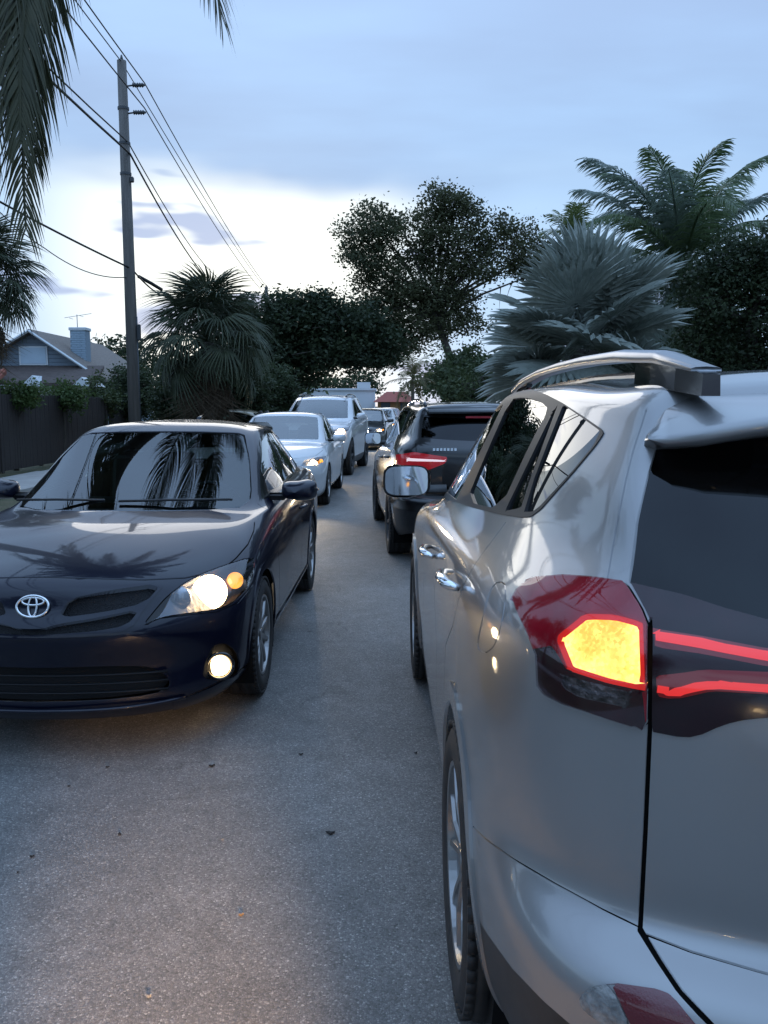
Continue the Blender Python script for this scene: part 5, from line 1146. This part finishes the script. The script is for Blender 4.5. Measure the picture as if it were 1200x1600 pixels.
BARK = mat('bark', (.09, .075, .06), .9, noise=(5, (.05, .042, .035), .8, (3, 3, .6)), bump=(20, .8, .03))
PALMBARK = mat('palm_bark', (.16, .14, .12), .9, noise=(4, (.09, .078, .066), .8, (1, 1, 5)), bump=(9, .9, .05, (1, 1, 4)))
def frame(elev, az):
    return Matrix.Rotation(az, 3, 'Z') @ Matrix.Rotation(elev, 3, 'X')       # +y is outwards, z up
def feather(L_, e0, curve, nl, ll, wid, rnd, droop=.55, twist=0., thin=1.):
    """pinnate frond: arching rachis with two rows of hanging leaflets; starts at the origin along +y"""
    b = MB(); pts = []; p = Vector((0, 0, 0)); e = e0; ns = 22; sw = rnd.uniform(-.10, .10)
    dirs = []
    for i in range(ns + 1):
        pts.append(p.copy()); d = Vector((sw * i / ns, math.cos(e), math.sin(e))).normalized(); dirs.append(d); p = p + d * (L_ / ns); e -= curve / ns * (.35 + 1.3 * i / ns)
    b.tube(pts, [.035 * (1 - .88 * i / ns) * (L_ / 3.5) + .003 for i in range(ns + 1)], 5)
    V = []; F = []
    for k in range(nl):
        t = .14 + .86 * k / (nl - 1); x = t * ns; i = min(int(x), ns - 1); f = x - i; o = pts[i].lerp(pts[i + 1], f); d = dirs[i]
        side0 = d.cross(Vector((0, 0, 1))); side0 = side0.normalized() if side0.length > .05 else Vector((1, 0, 0)); up = side0.cross(d)
        ln = ll * (math.sin(math.pi * (.10 + .82 * t)) ** .7) * (.8 + .3 * rnd.random())
        for sg in (-1, 1):
            if rnd.random() > thin: continue
            s = (side0 * sg * (.85 - .25 * t) + d * (.55 + .5 * t) + up * rnd.uniform(.05, .35)).normalized(); n0 = len(V); q = o.copy(); w = wid * (.7 + .5 * rnd.random())
            dr = droop * rnd.uniform(.7, 1.3)
            for j, (tt, ww) in enumerate(((0, .5), (.35, 1.), (.7, .75), (1., .06))):
                if j: 
                    s2 = (s + Vector((0, 0, -dr * (tt ** 1.3) * 1.6))).normalized(); q = q + s2 * ln * (.35 if j < 3 else .30)
                wv = d * (w * ww * .5); V += [q - wv, q + wv]
            for j in range(3): F.append((n0 + 2 * j, n0 + 2 * j + 1, n0 + 2 * j + 3, n0 + 2 * j + 2))
    b.add(V, F); return b
def fan(pet, rad, nseg, spread, rnd, droop=.25, cup=.25, fold=.03, join=.55, costa=.25):
    """palmate frond: petiole along +y, then a pleated fan of blades"""
    b = MB(); b.tube([(0, 0, 0), (0, pet * .5, .03 * pet), (0, pet, 0)], [.030, .022, .014], 5)
    V = []; F = []; st = spread / nseg
    for k in range(nseg):
        a = -spread / 2 + st * (k + .5); r_ = rad * (.80 + .20 * math.cos(a * .55)) * rnd.uniform(.93, 1.04); n0 = len(V); dz = droop * rnd.uniform(.6, 1.5)
        ca, sa = math.cos(a), math.sin(a); h = math.tan(st / 2) * 1.06
        base = Vector((0, pet + costa * rad * .3 * max(0, ca), 0))
        for j, (t, w, fz) in enumerate(((.03, 1, 0), (join, 1, 1), (.80, .58, .8), (1.0, .05, 0))):
            rr = r_ * t; z = -dz * rr * t * t * 1.0 + cup * rr * (abs(sa) * .55 + .12) - costa * .25 * rr * max(0, ca) * t
            hw = (rr if j < 2 else r_ * join) * h * w
            for sg, zz in ((-1, -fold * fz), (0, fold * fz), (1, -fold * fz)):
                V.append(base + Vector((rr * sa + sg * hw * ca, rr * ca - sg * hw * sa, z + zz * rad)))
        for j in range(3):
            for q in (0, 1): F.append((n0 + 3 * j + q, n0 + 3 * j + q + 1, n0 + 3 * j + q + 4, n0 + 3 * j + q + 3))
    b.add(V, F); return b
def palm_root(name, loc, label, cat='palm tree', group='palms'):
    o = empty(name, loc); return tag(o, label, cat, group)
def trunk(root, pts, rs, m=PALMBARK, n=14): return MB().tube(pts, rs, n).build('trunk', m, root, True)
def put_frond(root, me, at_, e, az, roll=0., s=1.):
    o = link('frond', me, root, at_); o.rotation_euler = (Matrix.Rotation(az, 4, 'Z') @ Matrix.Rotation(e, 4, 'X') @ Matrix.Rotation(roll, 4, 'Y')).to_euler(); o.scale = (s, s, s); return o
# silver fan palm on the right
def silver_palm():
    c = at(915, 490, 13.2); root = palm_root('silver_fan_palm', (c.x, 13.2, 0), 'big silver blue fan palm rising behind the silver grey SUV roof')
    rnd = random.Random(11); S = leafmat('silver_leaf', (.17, .20, .17), (.36, .39, .34), 2.5, .18, .55)
    trunk(root, [(0, 0, -.1), (.03, 0, 1.2), (.0, .02, c.z - .55)], [.30, .26, .22])
    top = Vector((0, 0, c.z - .75)); ms = [fan(.74, 1.0, 38, R(290), rnd, .14, .20, .030, .66).me('frond', S) for _ in range(4)]
    stalk = leafmat('silver_stalk', (.16, .17, .14), (.27, .28, .24), 3, .05)
    n = 25
    for i in range(n):
        t = i / (n - 1); e = R(80 - 98 * t ** .95) + rnd.uniform(-.10, .10); az = i * 2.39996 + rnd.uniform(-.2, .2)
        put_frond(root, ms[i % 4], top + Vector((0, 0, .42 * (1 - t))), e, az, rnd.uniform(-.5, .5), rnd.uniform(.88, 1.10))
    for i in range(9):   # old leaf bases crossing on the trunk
        az = i * 2.4; M = frame(R(62), az); MB().tube([M @ Vector((0, .12, 0)) + Vector((0, 0, c.z - 1.7 + .08 * i)), M @ Vector((0, .8, 0)) + Vector((0, 0, c.z - 1.7 + .08 * i))], [.055, .028], 6).build('leaf_base', stalk, root, True)
silver_palm()
def coconut(name, base, top, n, L_, label, seed, mats, e_hi=80, e_lo=-40, ll=.62, nl=46, thin=1., extra=(), droop=.55, curve=(1.0, 1.9)):
    root = palm_root(name, base, label); rnd = random.Random(seed); T_ = Vector(top) - Vector(base)
    trunk(root, [(0, 0, -.1), T_ * .33 + Vector((T_.x * -.12, 0, 0)), T_ * .7, T_ - Vector((0, 0, .1))], [.20, .14, .12, .10])
    K = 6; ms = []
    for k in range(K):
        e = R(e_hi + (e_lo - e_hi) * k / (K - 1)); ms.append(feather(L_ * rnd.uniform(.9, 1.08), e, rnd.uniform(*curve) * (.75 if k == 0 else 1), nl, ll, (.045 if nl < 80 else .032) * ll / .6, rnd, droop, 0, thin).me('frond', mats[k % len(mats)]))
    for i in range(n):
        k = int(i / n * K); put_frond(root, ms[k], T_, rnd.uniform(-.10, .10), i * 2.39996 + rnd.uniform(-.25, .25), rnd.uniform(-.25, .25), rnd.uniform(.88, 1.08))
    for i in range(5): MB().ellipsoid(T_ + Vector((.18 * math.cos(i * 1.3), .18 * math.sin(i * 1.3), -.22)), (.10, .10, .12), 10, 8).build('coconut', mat('husk', (.10, .11, .04), .7, noise=(6, (.18, .13, .05), .6)), root, True)
    for (dx, dy, e, cu, l2) in extra:
        az = math.atan2(-dx, dy); put_frond(root, feather(l2, R(e), cu, nl + 24, ll * 1.25, .055, rnd, droop * 1.2, 0, 1.).me('frond', mats[0]), T_, 0, az)
    return root
GREENF = leafmat('coco_leaf', (.06, .095, .045), (.14, .19, .085), 1.6, .35, .4); OLIVEF = leafmat('coco_leaf_dry', (.10, .085, .035), (.17, .13, .06), 1.6, .2)
DARKF = leafmat('near_palm_leaf', (.030, .040, .018), (.075, .075, .035), 1.6, .22, .5)
c = at(1068, 425, 19.); coconut('coconut_palm', (c.x + .8, 19.6, 0), c, 36, 3.3, 'tall coconut palm with windswept fronds at the upper right', 5, [GREENF, leafmat('coco_leaf_blue', (.10, .135, .10), (.22, .27, .22), 1.6, .35, .35)], 80, -25, .80, 95, droop=.7, curve=(1.0, 1.9))
c = at(645, 592, 60.); coconut('small_palm', (c.x, 60, 0), c, 20, 2.6, 'small yellowish palm far down the street on the right', 8, [leafmat('yellow_palm', (.075, .085, .03), (.16, .15, .055), 1.2, .3), OLIVEF], 80, -45, .75, 26)
c = at(896, 368, 26.); coconut('young_palm', (c.x, 26, 0), c, 14, .95, 'bright green palm tip poking up behind the silver fan palm', 9, [leafmat('bright_palm', (.07, .10, .03), (.15, .18, .06), 1.5, .35)], 85, 5, .5, 24, curve=(.5, 1.0))
# palm whose fronds hang into the picture from above left; its crown is mirrored in the navy sedan's hood and windshield
NT = Vector((-2.6, 8.4, 7.7))
coconut('leaning_palm', (-6.2, 9.3, 0), NT, 30, 3.3, 'near palm with fronds hanging into the upper left corner', 21, [DARKF, DARKF, DARKF], 80, 6, .72, 64, .97,
        [(-.50, -.8, -60, .55, 4.5), (-.62, -.7, -56, .65, 4.3), (-.42, -.95, -62, .5, 4.0), (-.8, -.5, -56, .6, 4.4), (-.7, -.75, -52, .75, 4.4), (-.36, -.9, -61, .45, 4.5), (-.44, -.6, -60, .5, 5.0), (-.22, -.95, -60, .45, 4.4), (-.14, -.8, -66, .35, 4.3), (-.26, -.7, -66, .4, 4.9), (.80, -.62, -52, .55, 3.2)], .85, (.8, 1.3))
# shaggy fan palms on the left
def sabal(px, py, Y, rad, label, seed, n=46, s=1.0, skirt=True):
    c = at(px, py, Y); root = palm_root('fan_palm', (c.x, Y, 0), label); rnd = random.Random(seed)
    G = leafmat('sabal_leaf', (.032, .045, .025), (.085, .10, .055), 1.8, .2, .55); D = leafmat('sabal_dead', (.085, .062, .042), (.16, .12, .08), 1.8, .15, .8)
    trunk(root, [(0, 0, -.1), (.02, 0, c.z * .5), (0, 0, c.z)], [.19, .17, .20])
    ms = [fan(.95 * s, .80 * s, 34, R(250), rnd, .75, .10, .018, .45, .9).me('frond', G) for _ in range(4)]; md = [fan(.8 * s, .85 * s, 26, R(170), rnd, 1.3, -.1, .02, .35, 1.2).me('frond', D) for _ in range(3)]
    for i in range(n):
        t = i / (n - 1); e = R(82 - 125 * t) + rnd.uniform(-.12, .12); put_frond(root, ms[i % 4], (0, 0, c.z + .25 * (1 - t)), e, i * 2.39996 + rnd.uniform(-.2, .2), rnd.uniform(-.5, .5), rnd.uniform(.85, 1.1))
    if skirt:
        for i in range(16): put_frond(root, md[i % 3], (0, 0, c.z - .25), R(-58 - 22 * rnd.random()), i * 2.39996, rnd.uniform(-.4, .4), rnd.uniform(.85, 1.15))
    return root
sabal(324, 535, 24., 1.8, 'shaggy green fan palm standing on the verge behind the white sedan', 31)
sabal(-30, 445, 20., 1.6, 'fan palm with brown hanging skirt cut by the left edge', 37, 44, .78)

def leaves(pts, n_each, spread, size, rnd_, asp=.55, flat=.8):
    """many small leaf faces scattered round cluster points, hanging mostly flat"""
    P = np.asarray(pts, float); n = len(P) * n_each
    C = np.repeat(P, n_each, 0) + rnd_.normal(0, 1, (n, 3)) * np.array(spread)
    d = rnd_.normal(0, 1, (n, 3)); d[:, 2] *= .6; d /= np.linalg.norm(d, axis=1, keepdims=True)
    w = np.cross(d, rnd_.normal(0, 1, (n, 3)) * np.array([1, 1, flat])); w /= np.maximum(np.linalg.norm(w, axis=1, keepdims=True), 1e-6)
    s = size * rnd_.uniform(.6, 1.35, (n, 1)); a = d * s * .5; b = w * s * .5 * asp
    V = np.stack([C - a, C + b - a * .1, C + a, C - b - a * .1], 1).reshape(-1, 3); F = np.arange(n * 4).reshape(-1, 4)
    return V, F
def crown_points(blobs, density, rnd_):
    """points on and inside a set of lobes (centre, radii); more towards the surface"""
    out = []
    for (c, r) in blobs:
        k = max(3, int(density * r[0] * r[1] * r[2] ** .5)); d = rnd_.normal(0, 1, (k, 3)); d /= np.linalg.norm(d, axis=1, keepdims=True)
        out.append(np.array(c) + d * np.array(r) * (rnd_.uniform(.25, 1, (k, 1)) ** .45))
    return np.vstack(out)
def tree(name, base, trunk_pts, blobs, label, leafm, seed, density=14, n_each=26, spread=.28, size=.17, r0=.24, limbs=None, cat='tree', group='street trees'):
    rr = np.random.default_rng(seed); rnd = random.Random(seed); root = empty(name, base); tag(root, label, cat, group)
    tp = [Vector(p) for p in trunk_pts]; MB().tube(tp, [r0 * (1 - .5 * i / (len(tp) - 1)) for i in range(len(tp))], 10).build('trunk', BARK, root, True)
    for (c, r) in blobs:     # one limb into every lobe, with twigs
        o = tp[-1] if rnd.random() < .6 else tp[-2].lerp(tp[-1], rnd.uniform(.3, .9)); e = Vector(c); m = o.lerp(e, .5) + Vector((rnd.uniform(-.3, .3), rnd.uniform(-.3, .3), rnd.uniform(-.1, .4)))
        b = MB(); b.tube([o, m, e], [r0 * .34, r0 * .20, r0 * .07], 7)
        for k in range(7):
            a = m.lerp(e, rnd.uniform(0, 1)); d = Vector((rnd.gauss(0, 1) * r[0], rnd.gauss(0, 1) * r[1], rnd.gauss(0, .8) * r[2])) * .75; b.tube([a, a + d * .5 + Vector((0, 0, .1)), a + d], [r0 * .10, r0 * .06, r0 * .02], 5)
        b.build('limb', BARK, root, True)
    sprays = []
    for (c, r) in blobs:
        for k in range(3):
            d = Vector((rnd.gauss(0, 1), rnd.gauss(0, 1), rnd.gauss(.25, .9))).normalized(); q = Vector(c) + Vector((d.x * r[0], d.y * r[1], d.z * r[2])) * rnd.uniform(1.05, 1.35)
            f = rnd.uniform(.22, .38); sprays.append((tuple(q), (r[0] * f, r[1] * f, r[2] * f)))
    blobs = list(blobs) + sprays
    V, F = leaves(crown_points(blobs, density, rr), n_each, (spread, spread, spread * .7), size, rr)
    link('crown', mesh('crown', V, F, leafm, False), root)
    return root
OAK = leafmat('oak_leaf', (.034, .046, .022), (.10, .105, .05), .6, .35); DARKL = leafmat('dark_leaf', (.018, .030, .015), (.055, .075, .032), .7, .28); MIDL = leafmat('mid_leaf', (.03, .05, .02), (.09, .115, .045), .8, .25); HEDGE = leafmat('hedge_leaf', (.05, .085, .025), (.11, .16, .05), 1.2, .3)
rn = random.Random(77)
def lobes(px_list, Y, base):
    out = []
    for (px, py, rp, rz) in px_list:
        p = at(px, py, Y) ; k = Y / CAM_F; out.append(((p.x - base[0], rn.uniform(-1, 1) * rp * k * .6, p.z), (rp * k, rp * k * 1.0, rz * k)))
    return out
# tall open-crowned tree over the street on the right
b0 = at(722, 634, 42.); b0 = (b0.x, 42., 0)
tree('street_tree', b0, [(0, 0, -.1), (-.1, 0, 1.5), (-.42, 0, 3.4), (-1.0, .1, 5.0), (-1.5, .1, 6.2)], lobes([(578,335,22,16),(560,365,24,18),(598,372,26,22),(548,395,14,14),(580,410,26,22),(612,425,26,24),(566,440,16,14),(600,470,28,20),(632,455,26,22),(690,305,18,12),(708,325,26,18),(676,345,26,20),(735,335,20,18),(655,375,24,18),(700,375,30,22),(750,370,22,20),(668,410,28,22),(712,420,28,22),(755,415,22,22),(640,500,30,18),(680,465,28,22),(722,470,24,20),(605,515,28,16),(570,490,18,16),(655,535,24,12),(612,548,24,12),(585,530,22,14),(690,510,26,18),(735,505,20,18),(770,390,14,14),(808,375,20,20),(835,385,22,22),(815,415,26,22),(842,425,24,24),(790,350,8,14),(625,345,10,10)], 42., b0),
     'tall thin crowned street tree with a bare leaning trunk', OAK, 3, 52, 44, .30, .16, .28)
b1 = at(455, 634, 40.); b1 = (b1.x, 40., 0)
tree('shade_tree', b1, [(0, 0, -.1), (.1, 0, 1.4), (.25, 0, 2.8), (.6, .1, 4.0)], lobes([(440,505,40,34),(490,500,44,30),(540,515,44,30),(580,535,38,28),(470,545,50,28),(530,550,48,22),(420,550,45,45),(600,558,26,18),(390,500,40,36),(505,482,36,18),(560,500,36,20),(400,590,44,36),(440,482,34,16),(350,520,40,40),(360,580,45,40),(300,590,40,36),(560,560,40,16),(610,530,20,20),(470,585,30,18)], 40., b1),
     'wide dark shade tree spreading over the street behind the fan palm', DARKL, 4, 60, 30, .30, .20, .34)
b2 = at(1180, 634, 14.); b2 = (b2.x, 14.5, 0)
tree('dense_tree', b2, [(0, 0, -.1), (0, 0, 1.2), (.1, 0, 2.4), (.1, .1, 3.2)], lobes([(1120,470,55,60),(1170,420,50,45),(1220,400,60,50),(1150,540,60,50),(1230,500,70,70),(1090,560,40,40),(1200,580,60,40),(1110,420,30,26),(1290,450,70,80)], 14.5, b2),
     'dense dark green tree filling the right edge behind the SUV roof', DARKL, 6, 260, 48, .15, .075, .18)
b3 = at(760, 634, 30.); b3 = (b3.x, 30., 0)
tree('shrub_tree', b3, [(0, 0, -.1), (0, 0, .8), (.05, 0, 1.5), (.1, 0, 2.1)], lobes([(720,600,34,22),(765,590,36,30),(800,575,36,34),(840,590,40,30)], 30., b3), 'low leafy shrub below the tall street tree', MIDL, 7, 40, 22, .22, .16, .12, cat='shrub', group='shrubs')
b4 = at(188, 634, 60.); b4 = (b4.x, 60., 0)
tree('garden_tree', b4, [(0, 0, -.1), (0, 0, 2), (.1, 0, 3.2), (.2, 0, 4.4)], lobes([(170,560,22,18),(200,552,26,18),(225,565,22,20),(185,580,30,18)], 60., b4), 'rounded dark tree far behind the house and pole', DARKL, 8, 12, 26, .5, .34, .22, group='garden trees')
for (px, Y, l_, lab, sd, mm) in [(500, 95., [(480,603,20,10),(505,598,20,10),(525,602,16,8)], 'grey green far tree above the white building on the left', 12, MIDL), (565, 92., [(550,600,14,12),(570,592,16,12),(585,600,12,10)], 'dark far tree above the right end of the white building', 13, DARKL),
                              (700, 66., [(680,590,22,20),(705,600,24,18),(660,606,18,12)], 'green far bush beside the small yellowish palm', 14, MIDL), (440, 52., [(425,612,22,14),(450,616,18,12),(405,616,20,14)], 'pale green bush under the dark shade tree', 15, MIDL)]:
    q = at(px, 634, Y); q = (q.x, Y, 0); tree('far_tree', q, [(0, 0, -.1), (0, 0, 1), (0, .1, 2.0), (.1, .1, 3.0)], lobes(l_, Y, q), lab, mm, sd, 10, 24, .5, .36, .2, group='far trees')
# garden shrubs above the fence, hedge, climbers round the fan palm
def shrub(px0, px1, py0, py1, Y, label, seed, m=HEDGE, n=9, size=.10, dens=90):
    q = at((px0 + px1) / 2, 634, Y); q = (q.x, Y, 0); r = random.Random(seed); k = (py1 - py0) / 2
    L_ = [(r.uniform(px0 + k, px1 - k) if px1 - px0 > 2 * k else (px0 + px1) / 2, r.uniform(py0 + k * .6, py1), k * r.uniform(.7, 1.1), k * r.uniform(.6, 1.0)) for _ in range(n)]
    tree('garden_shrub', q, [(0, 0, -.1), (0, 0, .5), (0, .05, 1.0), (.05, 0, 1.4)], lobes(L_, Y, q), label, m, seed, dens, 22, .12, size, .07, cat='shrub', group='shrubs')
shrub(-20, 60, 600, 632, 20.6, 'bright green hedge top at the left edge above the board fence', 41)
shrub(60, 135, 600, 634, 23.5, 'bright green hedge top over the middle of the board fence', 42)
shrub(120, 190, 586, 640, 27.5, 'leafy shrub over the far end of the fence, left of the pole', 43, MIDL)
shrub(178, 250, 578, 640, 29.5, 'dark shrub behind the tall pole beside the yard gate', 44, DARKL, 10, .11)
shrub(235, 330, 560, 650, 27.0, 'dark bushy growth hanging behind the shaggy fan palm, left side', 45, DARKL, 12, .12)
shrub(690, 770, 545, 640, 34., 'green bush round the foot of the tall street tree', 48, MIDL, 12, .14, 50)
shrub(385, 460, 575, 655, 35., 'dark bush filling the space under the shade tree canopy', 47, DARKL, 14, .14, 60)
shrub(330, 430, 570, 650, 27.6, 'dark bushy growth behind the shaggy fan palm, right side', 46, DARKL, 12, .12)
# trees the viewer has behind: they only show as reflections in paint and glass
for (x, y, lab, sd) in [(-8.5, -9., 'broad tree on the verge behind the viewer, left', 51), (7.5, -10., 'broad tree on the verge behind the viewer, right', 52), (-9.8, 6.5, 'garden tree beside the footway, left of the picture', 53), (-10.5, 11., 'second garden tree beside the footway, left of the picture', 54)]:
    r = random.Random(sd); L_ = [((r.uniform(-2, 2), r.uniform(-2, 2), r.uniform(2.6, 6.0)), (r.uniform(.9, 1.5), r.uniform(.9, 1.5), r.uniform(.7, 1.1))) for _ in range(12)]
    tree('garden_tree', (x, y, 0), [(0, 0, -.1), (.1, 0, 1.2), (.1, .1, 2.4), (.2, .1, 3.4)], L_, lab, DARKL, sd, 9, 24, .38, .26, .2, group='garden trees')

# planting along the right verge, mostly hidden behind the SUV
VERGE = ['clipped shrub on the right verge beside the silver grey SUV doors', 'rounded green shrub on the right verge beside the silver grey SUV nose', 'clipped shrub on the right verge beside the black SUV tail', 'small dark tree on the right behind the clipped shrubs',
         'mid green tree on the right beside the black SUV', 'low leafy tree right of the silver fan palm', 'dark tree behind the coconut palm on the right', 'taller dark tree far right beyond the dense dark tree', 'dark tree on the right verge well beyond the coconut palm',
         'broad mid green tree set back at far right, level with the black SUV', 'tallest dark tree set back at far right beyond the coconut palm']
for k, (x, y, hgt, m) in enumerate([(6.0, 3.2, 1.5, HEDGE), (6.3, 5.6, 1.7, MIDL), (6.1, 8.2, 1.6, HEDGE), (8.8, 6.8, 3.6, DARKL), (9.4, 11.2, 4.2, MIDL), (7.6, 19.5, 2.6, MIDL), (8.2, 23.5, 3.4, DARKL), (10.5, 17., 4.6, DARKL), (9.5, 30., 4.4, DARKL), (13.5, 8.5, 5.2, MIDL), (14., 25., 5.6, DARKL)]):
    r = random.Random(80 + k); w = max(.9, hgt * .42); L_ = [((r.uniform(-w, w), r.uniform(-w, w), r.uniform(.45, .85) * hgt), (w * r.uniform(.4, .65), w * r.uniform(.4, .65), hgt * r.uniform(.16, .26))) for _ in range(9)]
    tree('verge_tree' if hgt > 2.5 else 'verge_shrub', (x, y, 0), [(0, 0, -.1), (0, 0, hgt * .15), (.03, 0, hgt * .3), (.05, .03, hgt * .42)], L_, VERGE[k], m, 80 + k, 26 if hgt < 2.5 else 12, 26, .20 if hgt < 2.5 else .34, .12 if hgt < 2.5 else .2, .10, cat='tree' if hgt > 2.5 else 'shrub', group='planting on the right verge')
